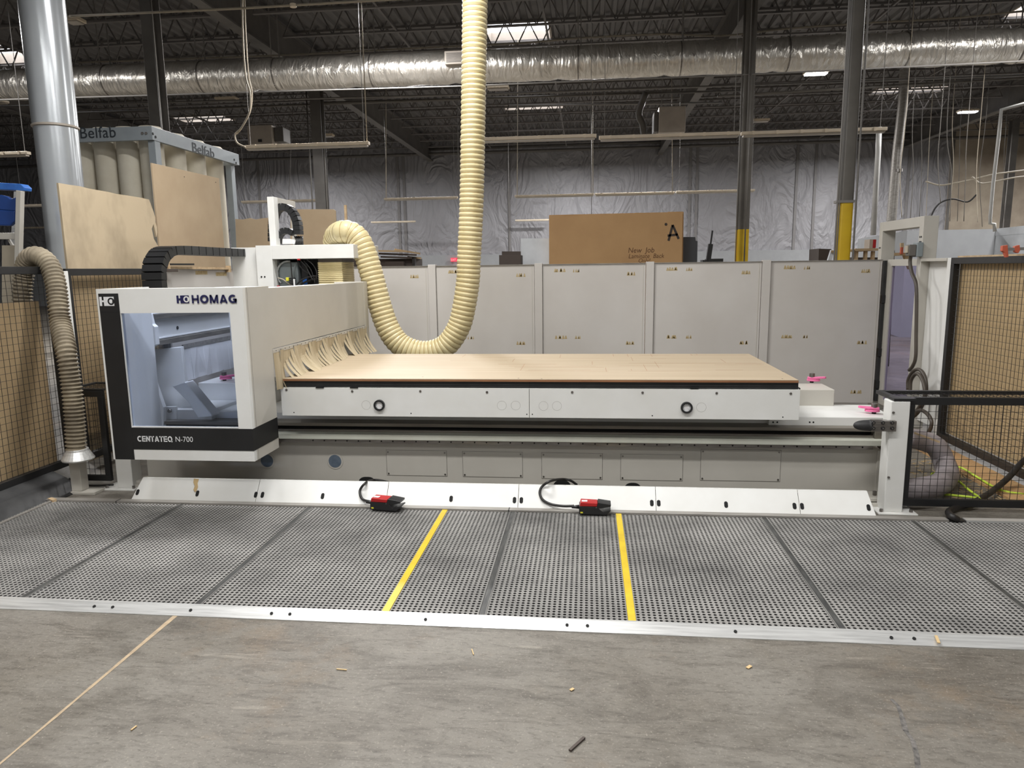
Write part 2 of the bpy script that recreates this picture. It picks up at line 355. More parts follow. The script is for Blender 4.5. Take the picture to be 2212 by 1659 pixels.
sl={1:'dark worn joint strip nearest the left edge of the photo',2:'dark worn joint strip under the right end of the hood',4:'dark worn joint strip between the two yellow stripes',6:'dark worn joint strip in front of the right end of the machine',7:'dark worn joint strip at the far right, before the mesh guard',3:'left of the two yellow stripes across the mats',5:'right of the two yellow stripes across the mats'}
for i in range(1,len(seams)-1):
    x=seams[i]; yel=kinds[i]=='y'
    t=MB().box(x-.018,x+.018,ym0,ym1,0,MT+(.003 if yel else -.001)).build('yellow_marker_strip' if yel else 'mat_joint_strip',yellow if yel else seam)
    tag(t,sl[i],'strip','strips between the safety mats')
    if not yel:
        MB().box(x-.018,x-.0155,ym0,ym1,MT-.001,MT+.003).box(x+.0155,x+.018,ym0,ym1,MT-.001,MT+.003).build('lip',matc,t)
# front and rear rails
prof=[(ym0,MT+.004),(ym0-.012,MT+.004),(ym0-.078,.004),(ym0-.078,0),(ym0,0)]
fr=MB().prism([(-4.6,y,z) for y,z in prof],(8,0,0)).build('front_edge_rail',alu); tag(fr,'bright aluminium ramp rail along the front of the mats','rail')
hs=[(206,1309),(245,1311),(415,1316),(589,1323),(629,1324),(921,1335),(1225,1348),(1269,1349),(1587,1361),(1922,1374),(1971,1376)]
for px,py in hs:
    p=PZ(px,py,.016); p.y=ym0-.045; MB().disc((p.x,p.y,.0155),(0,-.0045*.5,.0045),.0075,12).build('screw_hole',dkhole,fr)
yr=ym1
rr=MB().box(-4.0,PZ(2044,1119,.034).x,yr,yr+.055,0,.034).build('rear_edge_rail',alud); tag(rr,'dull aluminium rail between the mats and the machine skirt','rail')
for x in (PZ(252,1082,.034).x,PZ(1100,1098,.034).x): MB().box(x-.004,x+.004,yr-.001,yr+.056,.02,.0345).build('joint',cab,rr)
r3=MB().box(PZ(2085,1122,.034).x,3.5,yr,yr+.055,0,.034).build('rear_edge_rail',alu); tag(r3,'short bright aluminium rail at far right behind the cable','rail')
# ================================================================== MACHINE BED
XL,XR=-3.45,2.045
bed=thing('router_bed','white bed and table of the long routing machine','machine',(-.7,5.8,0))
def zz(py,Y,px=1250): return PY(px,py,Y).z
bf=MB().box(XL,2.06,5.1,6.6,.035,zz(962,5.1)).build('base_frame',cream,bed,.004)
MB().box(2.035,2.062,5.085,5.2,.0,.36).build('end_flange',cream,bed,.003)
MB().box(XL,1.9,5.2,6.5,.40,.57).build('upper_frame',white,bed)
MB().box(XL,XR+.01,5.0,5.22,zz(956,5.0),zz(944,5.0)).build('guide_ledge',ledge,bed,.004)
MB().box(XL,1.98,5.03,5.1,zz(963,5.03),zz(955,5.03)).build('toothed_rack',steel,bed)
rk=MB()
for i in range(46): 
    x=-2.05+i*.088; rk.disc((x,5.0305,zz(958.5,5.03)),(0,-.002,0),.006,8)
rk.build('rack_bolts',dkhole,bed,kind='stuff')
MB().box(XL,XR,5.08,5.22,zz(942,5.08),zz(934,5.08)).build('guide_rail',greybr,bed,.002)
MB().box(XL,XR,5.12,5.22,zz(934,5.12),zz(926,5.12)).build('bearing_groove',dkhole,bed)
MB().box(XL,XR+.002,5.06,5.22,zz(926,5.06),zz(919,5.06)).build('upper_ledge',greybr,bed,.002)
MB().box(XR-.05,XR+.003,5.05,5.2,zz(942,5.08),zz(919,5.08)).build('rail_end_block',greybr,bed,.002)
# access covers
for (x0,x1,y0,y1) in [(837,964,972,1026),(1001,1128,975,1029),(1171,1301,978,1033),(1341,1475,981,1036),(1513,1687,971,1037)]:
    a=PY(x0,y1,5.1); b=PY(x1,y0+2,5.1)
    c=MB().box(a.x,b.x,5.0965,5.101,a.z,b.z).build('access_cover',cream,bed,.001)
    rim=MB(); 
    for q in ((a.x-.004,a.x,a.z-.004,b.z+.004),(b.x,b.x+.004,a.z-.004,b.z+.004),(a.x,b.x,a.z-.004,a.z),(a.x,b.x,b.z,b.z+.003)): rim.box(q[0],q[1],5.099,5.1005,q[2],q[3])
    rim.build('shadow_gap',alud,c)
    for sx_ in (a.x+.012,b.x-.012):
        for sz in (a.z+.014,b.z-.014): MB().disc((sx_,5.0965,sz),(0,-.004,0),.0065,10).build('screw',steel,c)
for (cx,cy) in ((577,995),(724,996)):
    p=PY(cx,cy,5.1); q=MB().disc((p.x,5.0995,p.z),(0,-.003,0),.063,32).build('round_port_cover',cream,bed,.001)
    MB().disc((p.x,5.0964,p.z),(0,-.0015,0),.050,32).build('port_lens',mat('port_lens',(104,116,130),.25,rgb2=(80,92,106),scale=12),q)
def halfmoon(cx,cy,wpx):
    a=PY(cx-wpx/2,cy,5.1); b=PY(cx+wpx/2,cy,5.1); h=.055; r=h; pts=[(a.x,5.099,a.z-.05),(b.x,5.099,a.z-.05)]
    for k in range(0,7): t=math.pi/2*k/6; pts.append((b.x-r+r*math.cos(t),5.099,a.z-.0+r*math.sin(t)*.9-.03))
    for k in range(0,7): t=math.pi/2+math.pi/2*k/6; pts.append((a.x+r+r*math.cos(t),5.099,a.z+r*math.sin(t)*.9-.03))
    MB().prism(pts,(0,-.002,0)).build('cable_opening',dkhole,bed)
halfmoon(793,1035,38); halfmoon(1214,1042,38); halfmoon(1367,1048,38)
MB().tube([PY(1902,965,5.25),PY(1925,965,5.25)],.06,14).build('black_motor',black,bed,smooth=True)
MB().tube([PY(1900,1008,5.3),PY(1930,1008,5.3)],.028,12).build('black_pipe',black,bed,smooth=True)
MB().tube(spline([PY(1903,1030,5.25),PY(1912,1036,5.22),PY(1924,1046,5.2)],5),.010,8).build('drive_cable',cab,bed,smooth=True)
# sloped deflector skirt, panel by panel
sy0=yr+.056; sz0=.03; 
tz=PY(1250,1049,sy0+.10).z; sy1=sy0+.10
jx=[PZ(285,1078,sz0).x]+[PZ(x,y,sz0).x for x,y in ((554,1083),(836,1088),(1119,1096),(1417,1102),(1725,1106),(1889,1111))]
tops=[jx[0]+.04]+jx[1:-1]+[jx[-1]-.03]
slots=[[290,418,546],[560,691],[972,1110],[1125],[1409,1424,1571],[]]
nrm=V((0,-(tz-sz0),sy1-sy0)).normalized(); nrm=V((0,-abs(tz-sz0),abs(sy1-sy0))).normalized()
def skp(x,t): return V((x,sy0+(sy1-sy0)*t,sz0+(tz-sz0)*t))
allslots=[(290,1070),(418,1074),(545,1077),(560,1077),(691,1080),(972,1085),(1110,1088),(1125,1088),(1409,1094),(1424,1094),(1571,1098),(1720,1101),(1736,1101),(1882,1105)]
for i in range(len(jx)-1):
    x0,x1=jx[i]+.0015,jx[i+1]-.0015; t0,t1=tops[i]+.0015,tops[i+1]-.0015
    last=i==len(jx)-2; q=[skp(x0,0),skp(x1,0),skp(t1,1),skp(t0,1)]
    pn=MB().prism(q,-nrm*.004).build('deflector_panel',white,bed,.001)
    fl_=MB().prism([skp(t0,1),skp(t1,1),skp(t1,1)+V((-.004 if last else 0,.012,0)),skp(t0,1)+V((0,.012,0))],(0,0,-.004)).build('top_flange',white,pn)
    for sx_,sy_ in allslots:
        P_=PZ(sx_,sy_,.065).x
        if not(x0-.001<P_<x1+.001): continue
        t=.33; w_,h_=.012,.021; pts=[]; uu=V((1,0,0)); vv=(skp(0,1)-skp(0,0)).normalized(); c=skp(P_,t)+nrm*.0006
        for k in range(9): a_=math.pi*k/8; pts.append(c+uu*w_*math.cos(a_)+vv*(h_*.5+w_*math.sin(a_)))
        for k in range(9): a_=math.pi+math.pi*k/8; pts.append(c+uu*w_*math.cos(a_)+vv*(-h_*.5+w_*math.sin(a_)))
        MB().prism(pts,nrm*.0008).build('slot',dkhole,pn)
# brown chipped smear and tape remains on the left panels
sm=MB(); cpt=[(424,1035),(425,1046),(422,1055),(424,1063)]
pl=[]
for k,(px,py) in enumerate([(419,1034),(430,1035),(427,1044),(428,1052),(425,1060),(422,1064),(418,1058),(421,1050),(418,1042)]):
    # intersect ray with the sloped panel
    d=ray(px,py); n_=nrm; p0=skp(0,0); t=(p0-V((0,0,CH))).dot(n_)/d.dot(n_); pl.append(V((0,0,CH))+d*t+nrm*.0015)
MB().prism(pl,nrm*.0008).build('chipped_smear',sdust,bpy.data.objects['deflector_panel'])
# table: black grid plate and white front covers
TX1=PY(1725,830,4.9).x
def tb(name,M,x0,x1,y0,y1,z0,z1,b=.003): return MB().box(x0,x1,y0,y1,z0,z1).build(name,M,bed,b)
zt=PY(1250,824,4.9).z; zb_=PY(1250,839,4.9).z; zc=PY(1250,903,4.89).z
g=tb('grid_plate',black,-2.2,TX1,4.9,6.4,zb_-.002,zt-.002)
gr=MB()
for k in range(3): gr.box(-2.2,TX1-.002,4.897,4.9,zb_+.006+k*.0145,zb_+.0125+k*.0145)
gr.build('edge_groove',blackr,g)
MB().box(PY(1144,830,4.9).x-.0015,PY(1144,830,4.9).x+.0015,4.896,4.9,zb_,zt-.002).build('plate_joint',dkhole,g)
MB().box(TX1-.01,TX1+.022,4.93,5.0,zb_-.03,zb_+.004).build('end_bracket',black,g)
for px in (691,765,1500):
    a=PY(px,837.5,4.885); MB().box(a.x-.03,a.x+.03,4.878,4.9,a.z-.003,a.z+.003).build('clip',black,g)
tb('table_body',white,-2.18,1.40,4.92,6.38,zc+.02,zb_)
xa=PY(608,860,4.89).x; xm=PY(1143.5,870,4.89).x; xe=PY(1727,870,4.89).x
cv1=tb('table_front_cover',white,xa,xm-.0015,4.885,4.905,zc,zb_-.002,.0015); cv2=tb('table_front_cover',white,xm+.0015,xe,4.885,4.905,zc,zb_-.002,.0015)
tb('cover_lip',white,xa,xe,4.885,4.95,zb_-.004,zb_+.0,.001)
for px,py,c in ((619,842,cv1),(761,845,cv1),(908,845,cv1),(1052,847,cv1),(1236,847,cv2),(1388,848,cv2),(1548,849,cv2),(1708,850,cv2)):
    p=PY(px,py,4.885); MB().disc((p.x,4.885,p.z),(0,-.006,0),.0085,14).build('screw',steel,c,.0015)
for px,py,c in ((635,891,cv1),(888,893,cv1),(1138,895,cv1),(1150,895,cv2),(1409,898,cv2),(1691,901,cv2)):
    p=PY(px,py,4.885); MB().disc((p.x,4.8855,p.z),(0,-.0012,0),.0045,10).build('hole',dkhole,c)
def stroke(mb,a,b,w,d):
    a=V(a);b=V(b); t=(b-a).normalized(); n=V((t.z,0,-t.x))*w/2
    return mb.prism([a-n,b-n,b+n,a+n],(0,-d,0))
def ring(c,r,w,d,seg=28):
    mb=MB(); v=[]; 
    for k in range(seg):
        a=2*math.pi*k/seg
        for rr_ in (r,r-w): v.append((c[0]+rr_*math.cos(a),c[1],c[2]+rr_*math.sin(a)))
    v2=[(x,y+d,z) for x,y,z in v]; n=len(v); f=[]
    for k in range(seg):
        a,b=2*k,2*((k+1)%seg); f+=[(n+a,n+b,n+b+1,n+a+1),(a,b,n+b,n+a),(b+1,a+1,n+a+1,n+b+1)]
    return mb.add(v+v2,f)
for px,py,c in ((791,875,cv1),(1084,876,cv1),(1114,876,cv1),(1174,877,cv2),(1203,877,cv2),(1515,880,cv2)):
    p=PY(px,py,4.885); ring((p.x,4.8852,p.z),.033,.0012,-.0007).build('knockout_ring',alud,c)
for px,py,c in ((820,875,cv1),(1483,880,cv2)):
    p=PY(px,py,4.885); gg=ring((p.x,4.885,p.z),.040,.013,-.02,32).build('pressure_gauge',black,c,.002)
    gd=MB().disc((p.x,4.884,p.z),(0,-.006,0),.028,28).build('gauge_dial',wtape,c)
    MB().prism([(p.x-.004,4.8775,p.z+.003),(p.x+.004,4.8775,p.z-.004),(p.x+.016,4.8775,p.z-.016)],(0,-.0012,0)).build('gauge_needle',red,c)
    tk=MB()
    for k in range(9):
        a=math.radians(-40+k*32.5); stroke(tk,(p.x+.019*math.cos(a),4.878,p.z+.019*math.sin(a)),(p.x+.025*math.cos(a),4.878,p.z+.025*math.sin(a)),.0022,.0006)
    tk.build('gauge_marks',black,c)
# right hand end: base plate and raised box
zp=.585; bl=PZ(1727,880,zp); brr=PZ(1895,881,zp); frr=PZ(1926,901,zp); fy=frr.y
MB().prism([(1.3,5.14,zp-.1),(PY(1900,915,5.14).x+.1,5.14,zp-.1),(brr.x,brr.y+.12,zp-.1),(1.3,brr.y+.12,zp-.1)],(0,0,.1)).build('end_plate',white,bed,.004)
for px,py in ((1670,912),(1679,912),(1749,912),(1757,912)):
    p=PY(px,py,5.14); MB().disc((p.x,5.141,p.z),(0,-.003,0),.006,10).build('hole',dkhole,bed)
q0=PY(1803,842,5.56); MB().box(1.2,q0.x,5.56,5.86,.4,q0.z).build('raised_box',cream,bed,.004)
# left hand end: same parts seen through the hood window
q1=PY(430,853,5.56); MB().box(q1.x,-2.6,5.56,5.9,.4,PY(430,827,5.56).z).build('raised_box',white,bed,.004)
MB().box(-3.52,-2.9,5.14,5.55,.40,.60).build('end_plate',white,bed,.004)
# feet
for px in (1945-52,):
    p=PY(1896,1082,5.0); MB().box(1.93,2.09,4.93,5.1,.035,.06).build('foot_plate',cream,bed,.003); MB().disc((2.0,5.0,.06),(0,0,.03),.013,6).build('foot_bolt',steel,bed); MB().box(1.95,2.14,4.9,5.1,0,.03).build('foot_base',cream,bed,.003)
MB().box(-3.6,-3.42,5.0,5.2,0,.03).build('foot_base',cream,bed,.003); MB().box(-3.58,-3.42,5.02,5.16,.03,.055).build('foot_plate',cream,bed,.003)
# board on the table
bd=MB().box(-2.19,TX1-.005,4.885,PZ(1610,765,.886).y,zt-.002,zt+.017).build('spoil_board',board,None,.0008); tag(bd,'large pale fibre board sheet lying on the machine table','board')
MB().box(-2.19,TX1-.0045,4.8842,4.886,zt-.0015,zt+.012).build('raw_edge',boarde,bd)
ln=MB()
rnd=random.Random(3)
for k in range(34):
    x=rnd.uniform(-1.2,1.25); y=rnd.uniform(5.25,6.3); L=rnd.uniform(.12,.7)
    if rnd.random()<.55: ln.box(x,min(x+L,1.37),y,y+.0025,zt+.017,zt+.0173)
    else: ln.box(x,x+.0025,y,min(y+L*.6,6.36),zt+.017,zt+.0173)
ln.build('cut_lines',boarde,bd,kind='stuff')
for px,py in ((913,814),(1120,817),(1170,818),(1691,803),(1690,818)):
    p=PZ(px,py,zt+.017); MB().disc((p.x,p.y,zt+.0168),(0,0,.0008),.006,8).build('hole',cab,bd)
# pink clamps
def clamp(loc,rot,label):
    t=thing('pink_clamp',label,'clamp',loc,'pink clamps on the end plates')
    b=MB()
    b.prism([( .0+.045*math.cos(a)*1.0,.03*math.sin(a),0) for a in [2*math.pi*k/20 for k in range(20)]],(0,0,.016)).build('foot_pad',pink,t,.003).location=(0,0,0)
    c=MB().prism([(-.045,-.018,.014),(.02,-.022,.014),(.085,-.012,.020),(.095,0,.02),(.085,.012,.020),(.02,.022,.014),(-.045,.018,.014)],(0,0,.016)).build('lever',pink,t,.003)
    d=MB().disc((-.012,0,.028),(0,0,.028),.02,16).build('knurled_knob',steel,t,.002)
    e=MB().disc((-.012,0,-.012),(0,0,.014),.014,12).build('stem',dkhole,t)
    return t
def place(t,loc,rz):
    t.location=loc; t.rotation_euler=(0,0,rz)
for (loc,rz,lab) in (((PZ(1757,823,q0.z+.015)),-.25,'pink clamp with grey knob on the white box behind the table'),(PZ(1884,889,zp+.015),2.9,'pink clamp with grey knob on the low end plate by the right post'),(PZ(488,819,PY(430,827,5.56).z+.012),.35,'pink clamp seen through the tinted hood window')):
    t=thing('pink_clamp',lab,'clamp',(0,0,0),'pink clamps on the end plates')
    MB().prism([(.05*math.cos(a),.03*math.sin(a),0) for a in [2*math.pi*k/20 for k in range(20)]],(0,0,.016)).build('foot_pad',pink,t,.003)
    MB().prism([(-.045,-.018,.018),(.02,-.022,.018),(.085,-.012,.024),(.095,0,.024),(.085,.012,.024),(.02,.022,.018),(-.045,.018,.018)],(0,0,.015)).build('lever',pink,t,.003)
    MB().disc((-.012,0,.03),(0,0,.032),.021,16).build('knurled_knob',steel,t,.002)
    MB().disc((-.012,0,-.014),(0,0,.016),.015,12).build('stem',dkhole,t)
    place(t,loc,rz)
# ================================================================== GANTRY
HY=4.4; gt=thing('router_gantry','white moving gantry with tinted window hood on the left','machine',(-2.6,5.6,.4))
def hx(px,py): return PY(px,py,HY).x
def hz(px,py): return PY(px,py,HY).z
HL,HR=hx(225,800)-.0,hx(538,800); 
HL=-3.215; HR=-2.205; z0=.402; z1h=1.556
wl,wr_,wt,wbm=hx(272,790),hx(505,790),hz(380,676),hz(400,922)
zb1,zb2=hz(400,925),hz(400,972)   # black band
xs=hx(260,700)                    # right side of the left black strip
T=.035
def gb(name,M,*a,b=.003): return MB().box(*a).build(name,M,gt,b)
hf=MB().box(HL,HR,HY,HY+T,wt,z1h).box(wr_,HR,HY,HY+T,zb1,wt).box(HL,wl,HY,HY+T,zb1,wt).box(HL,HR,HY,HY+T,z0,zb1).build('hood_front',white,gt)
gb('black_trim_left',black,HL+.015,hx(272,800)-.0-0.0,HY-.003,HY,hz(250,992)+.0,z1h-.03,b=.001)
gb('black_trim_bottom',black,hx(272,800)+.0006,HR-.0,HY-.003,HY,zb2,zb1,b=.001)
gb('logo_field_joint',dkhole,HL+.016,wl-.001,HY-.0036,HY-.003,hz(230,674)-.0015,hz(230,674))
pane=gb('window_pane',glass,wl-.004,wr_+.004,HY+.012,HY+.018,wbm-.0,wt+.004,b=0)
MB().box(wl,wr_,HY-.001,HY+.02,wbm-.006,wbm).build('pane_gasket',wtape,pane)
hs_y=4.78
sd=MB().box(HR-.02,HR,HY+T,hs_y,z0,zb2).box(HR-.02,HR,HY+T,hs_y,zb1,z1h).build('hood_side',cream,gt)
MB().box(HR-.02,HR+.0015,HY-.0035,hs_y,zb2+.001,zb1-.001).build('black_trim_side',black,gt)
MB().box(HR,HR+.0008,HY+.055,HY+.058,z0,z1h).build('side_seam',alud,sd)
gb('hood_left_side',white,HL,HL+.02,HY+T,4.95,z0,z1h)
gb('hood_top',white,HL,HR-.003,HY+.001,HY+.16,z1h-.02,z1h-.0005)
gb('hood_top_strip',white,HR-.3,HR-.021,HY+.16,hs_y,z1h-.02,z1h-.001)
gb('hood_floor',white,HL+.02,HR-.02,HY+T,4.62,z0+.001,z0+.05)
# beam with the shade-toned side cover and brush curtain
zct=PX(583,755,HR).z; by1=PX(785,613,HR).y
gb('beam_side_cover',cream,HR-.02,HR-.002,hs_y,by1,zct,z1h-.012,b=.003)
gb('rear_leg_cover',cream,HR-.3,HR+.0,by1,by1+.12,.25,z1h-.01)
gb('rear_leg',white,HR-.8,HR-.3,by1,by1+.1,.3,1.2)
gb('beam_core',white,HR-.42,HR-.12,5.0,by1,1.15,1.53)
gb('beam_top_guide',greybr,HR-.75,HR-.42,5.0,by1,1.44,1.50)
# inside the hood: cross beam on its bearing leg
BX=PY(330,745,5.02).x
def on(Y,pl): return [PY(x,y,Y) for x,y in pl]
yb0=PX(334,700,BX).y; zlo=PX(332,744,BX).z; zup=PX(332,684,BX).z
MB().box(BX-.45,BX,yb0,by1,zlo+.03,zup).build('cross_beam',white,gt,.01)
MB().box(BX-.02,BX+.035,yb0-.02,by1,zlo-.01,zlo+.03).build('cross_beam_rail',greybr,gt,.004)
MB().box(BX-.02,BX+.035,yb0-.02,by1,zup-.02,zup+.02).build('cross_beam_rail',greybr,gt,.004)
MB().box(BX-.02,BX+.012,yb0,by1,zlo+.034,zlo+.046).build('beam_ledge',white,gt,.002)
p=PX(383,708,BX); MB().disc((BX,p.y,p.z),(.004,0,0),.014,16).build('beam_hole',dkhole,gt)
MB().prism(on(4.98,[(255,680),(322,679),(327,700),(334,706),(337,745),(324,752),(320,762),(255,764)]),(0,.05,0)).build('leg_plate',white,gt,.004)
MB().prism(on(4.975,[(250,690),(298,688),(302,692),(303,714),(300,716),(250,717)]),(0,.006,0)).build('leg_window',dkhole,gt)
MB().prism(on(4.975,[(250,726),(301,724),(305,728),(307,750),(303,753),(250,755)]),(0,.006,0)).build('leg_window',dkhole,gt)
for q_ in ((311,695),(316,745),(368,887)):
    p=PY(*q_,4.97 if q_[0]<350 else 5.12); MB().disc(p,(0,-.02,0),.015,14).build('bolt',steel,gt,.003)
MB().prism(on(5.05,[(250,764),(312,761),(353,880),(353,935),(250,935)]),(0,.04,0)).build('leg_side_plate',white,gt,.004)
MB().prism(on(5.22,[(311,758),(391,749),(400,824),(404,830),(458,893),(462,912),(353,930),(351,874)]),(0,.04,0)).build('gusset_plate',white,gt,.004)
MB().prism(on(5.0,[(371,834),(399,826),(402,829),(457,896),(458,900),(428,903),(404,866)]),(0,.12,0)).build('brace_arm',white,gt,.006)
MB().prism(on(5.13,[(350,879),(381,878),(382,906),(351,907)]),(0,.02,0)).build('foot_block',white,gt,.003)
TZ=.455; MB().prism([PZ(x,y,TZ) for x,y in ((300,921),(520,921),(446,903),(330,905))],(0,0,-.012)).build('lower_tray',white,gt,.003)
# inner curtain hanging from a strip under the beam
CX=BX+.02; ya_=PX(394,752,CX).y; yz_=by1; ic=MB(); nn=15
zc_t=PX(394,750,CX).z; zc_b=PX(404,822,CX).z
for k in range(nn):
    y_0=ya_+(yz_-ya_)*k/nn; y_1=y_0+(yz_-ya_)/nn*1.02; o_=.012*(k%2)+.006*math.sin(k*2.3)
    ic.hexa([(CX+o_,y_0,zc_b),(CX+o_+.003,y_0,zc_b),(CX+.012-o_+.003,y_1,zc_b+.004*(k%3)),(CX+.012-o_,y_1,zc_b+.004*(k%3))],[(CX,y_0,zc_t),(CX+.003,y_0,zc_t),(CX+.003,y_1,zc_t),(CX,y_1,zc_t)])
ic.build('inner_brush_curtain',wtape,gt,kind='stuff')
MB().box(CX-.004,CX+.008,ya_,yz_,zc_t-.012,zc_t+.02).build('inner_curtain_clamp',alud,gt,.001)
# outer brush strips, one mesh each
sy=[]; y=hs_y+.005; k=0; rnd=random.Random(5)
while y<by1-.02:
    wdt=.0545; openf=k in (6,7,9,10,18,19,28,29); bend=.085+.004*math.sin(k*.9)
    if k<5: bend=.02+.015*k
    if k in (6,7,8): bend=.06+.012*(k-6)
    if k in (9,10,11): bend=.125-.01*(k-9)
    if k in (28,29): bend=.03
    rows=12; v=[]; f=[]; twist=(rnd.uniform(-.004,.004) if not openf else rnd.uniform(-.03,.045))
    zend=.89 if y<6.4 else .85
    if y<4.89: zend=.82-(y-4.8)*.1
    for r in range(rows+1):
        t=r/rows; z=zct-.02+(zend-zct+.02)*t; 
        if y<4.86: xo=.012*t
        else: xo=bend*(t**2.6)+.012*math.sin(t*3+k)
        xo=max(0,xo)
        a_=twist*math.sin(t*math.pi*.5)
        v+=[(HR+.001+xo,y+a_*.4,z),(HR+.001+xo+.002*math.sin(k+t*2)*t+abs(a_)*.3,y+wdt+a_*.4,z)]
        v+=[(HR-.001+xo,y+a_*.4,z),(HR-.001+xo+.002*math.sin(k+t*2)*t+abs(a_)*.3,y+wdt+a_*.4,z)]
    for r in range(rows):
        a=r*4; f+=[(a,a+1,a+5,a+4),(a+2,a+6,a+7,a+3),(a,a+4,a+6,a+2),(a+1,a+3,a+7,a+5)]
    MB().add(v,f).build('brush_strip',curt,gt,smooth=False)
    y+=.049; k+=1
cs=MB().box(HR-.004,HR+.003,hs_y,by1,zct-.032,zct-.006).build('curtain_clamp',cream,gt,.001)
for k in range(28):
    yy=hs_y+.05+k*(by1-hs_y-.08)/27; MB().disc((HR+.003,yy,zct-.018),(.002,0,0),.0035,6).build('rivet',dkhole,cs)
# machining head tower behind the beam
TY=6.98
def tz_(px,py): return PY(px,py,TY)
a=tz_(558,625); b=tz_(763,527); ba=tz_(588,560)
gb('head_side_panel',white,a.x,ba.x,TY,TY+.5,1.5,b.z)
gb('head_top_panel',white,ba.x,b.x,TY,TY+.5,ba.z,b.z)
c0=tz_(765,527); c1=PY(800,531,TY+.22); MB().prism([(b.x,TY,ba.z+.0),(c1.x,TY+.22,ba.z),(c1.x,TY+.5,ba.z),(b.x,TY+.5,ba.z)],(0,0,b.z-ba.z-.005)).build('head_chamfer',cream,gt,.003)
for px in (565,572): p=tz_(px,598); MB().disc((p.x,TY,p.z),(0,-.003,0),.0085,12).build('hole',dkhole,gt)
p0=tz_(500,622); p1=tz_(558,534); gb('head_left_box',white,p0.x,p1.x,TY+.05,TY+.5,1.5,p1.z)
p2=tz_(380,590)
gb('head_interior_back',cab,ba.x,tz_(690,590).x,TY+.32,TY+.35,1.5,ba.z)
o0=tz_(592,600); o1=tz_(632,566); MB().box(o0.x,o1.x,TY+.12,TY+.32,1.5,o1.z).build('motor_plate',greypl,gt,.01)
cc=tz_(615,590); arc=[V((cc.x+.13*math.cos(t)*.95,TY+.10,cc.z-.01+.13*math.sin(t))) for t in [math.radians(80+k*12) for k in range(13)]]
MB().tube(arc,.010,8).build('grey_hose',mat('grey_hose',(176,178,178),.4),gt,smooth=True)
cab_s=[((648,562),(660,575),(668,590),(676,606)),((655,562),(670,580),(678,600),(680,612)),((642,562),(652,580),(668,592),(682,602)),((628,565),(630,590),(632,612),(633,622)),((690,596),(668,598),(650,606),(636,620)),((640,566),(636,580),(634,600),(636,618)),((662,560),(676,572),(684,588),(682,606)),((600,600),(612,604),(622,612),(634,618)),((692,600),(672,604),(655,612),(642,622))]
for i,c in enumerate(cab_s):
    MB().tube(spline([PY(x,y,TY+.05+.02*(i%3)) for x,y in c],6),.008 if i in(4,8) else .006,6).build('cable',wcab if i==7 else (greypl if i==5 else cab),gt,smooth=True)
cn=tz_(625,606); 
for k in range(3): MB().box(cn.x-.02+.0,cn.x+.03,TY+.04,TY+.09,cn.z+.012-k*.022,cn.z+.026-k*.022).build('connector',black,gt,.002)
MB().box(cn.x-.055,cn.x-.025,TY+.04,TY+.08,cn.z-.005,cn.z+.03).build('connector_sleeve',ylab,gt,.003)
mb_=tz_(642,580); MB().box(mb_.x-.02,mb_.x+.05,TY+.15,TY+.3,1.55,mb_.z+.05).build('motor_block',black,gt,.004); MB().box(mb_.x-.005,mb_.x+.04,TY+.13,TY+.15,1.52,1.58).build('blue_motor_face',blue,gt,.003)
w0=tz_(640,620); MB().disc((tz_(633,612).x,TY+.03,1.5),(0,0,.08),.009,8).build('fitting',wtape,gt)
for px,py in ((645,560.5),(601,618.5)): 
    p=tz_(px,py); MB().box(p.x-.015,p.x+.015,TY-.002,TY+.01,p.z-.007,p.z+.007).build('red_switch',red,gt,.002)
# suction bellows inside the head
bx0,bx1=tz_(684,580).x,tz_(734,580).x; bx2=PY(757,580,TY+.3).x; n=13; zb0=1.50; zb1_=tz_(700,566).z
for k in range(n):
    za=zb0+(zb1_-zb0)*k/n; zn=zb0+(zb1_-zb0)*(k+1)/n; zm=(za+zn)/2
    o_=.010
    lp=lambda q,z:[(bx0-q,TY+.06-q,z),(bx1+q,TY+.06-q,z),(bx2+q,TY+.40,z),(bx0-q,TY+.40,z)]
    MB().hexa(lp(0,za),lp(o_,zm)).hexa(lp(o_,zm),lp(0,zn)).build('bellows_fold',hosec,gt)
gb('bellows_collar',brcab,bx0,bx2,TY+.05,TY+.4,zb1_,ba.z+.002)
# upper frame with the two curved cable chains
u0=tz_(572,527); u1=tz_(584,425)
ub=TY+.12
MB().box(tz_(570,500).x,tz_(584,500).x,ub,ub+.10,b.z,PY(580,425,ub).z).build('upper_frame_post',white,gt,.003)
q=[PY(584,425,ub),PY(584,438,ub)]
e1=PY(625,434,ub+1.0)
MB().hexa([(tz_(584,500).x-.02,ub+.1,PY(584,440,ub).z),(tz_(584,500).x,ub+.1,PY(584,440,ub).z),(tz_(584,500).x,ub+.55,PY(584,440,ub).z),(tz_(584,500).x-.02,ub+.55,PY(584,440,ub).z)],[(tz_(584,500).x-.02,ub+.1,PY(584,425,ub).z),(tz_(584,500).x,ub+.1,PY(584,425,ub).z),(tz_(584,500).x,ub+.55,PY(584,425,ub).z),(tz_(584,500).x-.02,ub+.55,PY(584,425,ub).z)]).build('upper_frame_top',cream,gt,.002)
MB().box(tz_(584,500).x-.018,tz_(584,500).x-.002,ub+.45,ub+.549,b.z,PY(584,440,ub).z).build('upper_frame_rear_post',cream,gt,.002)
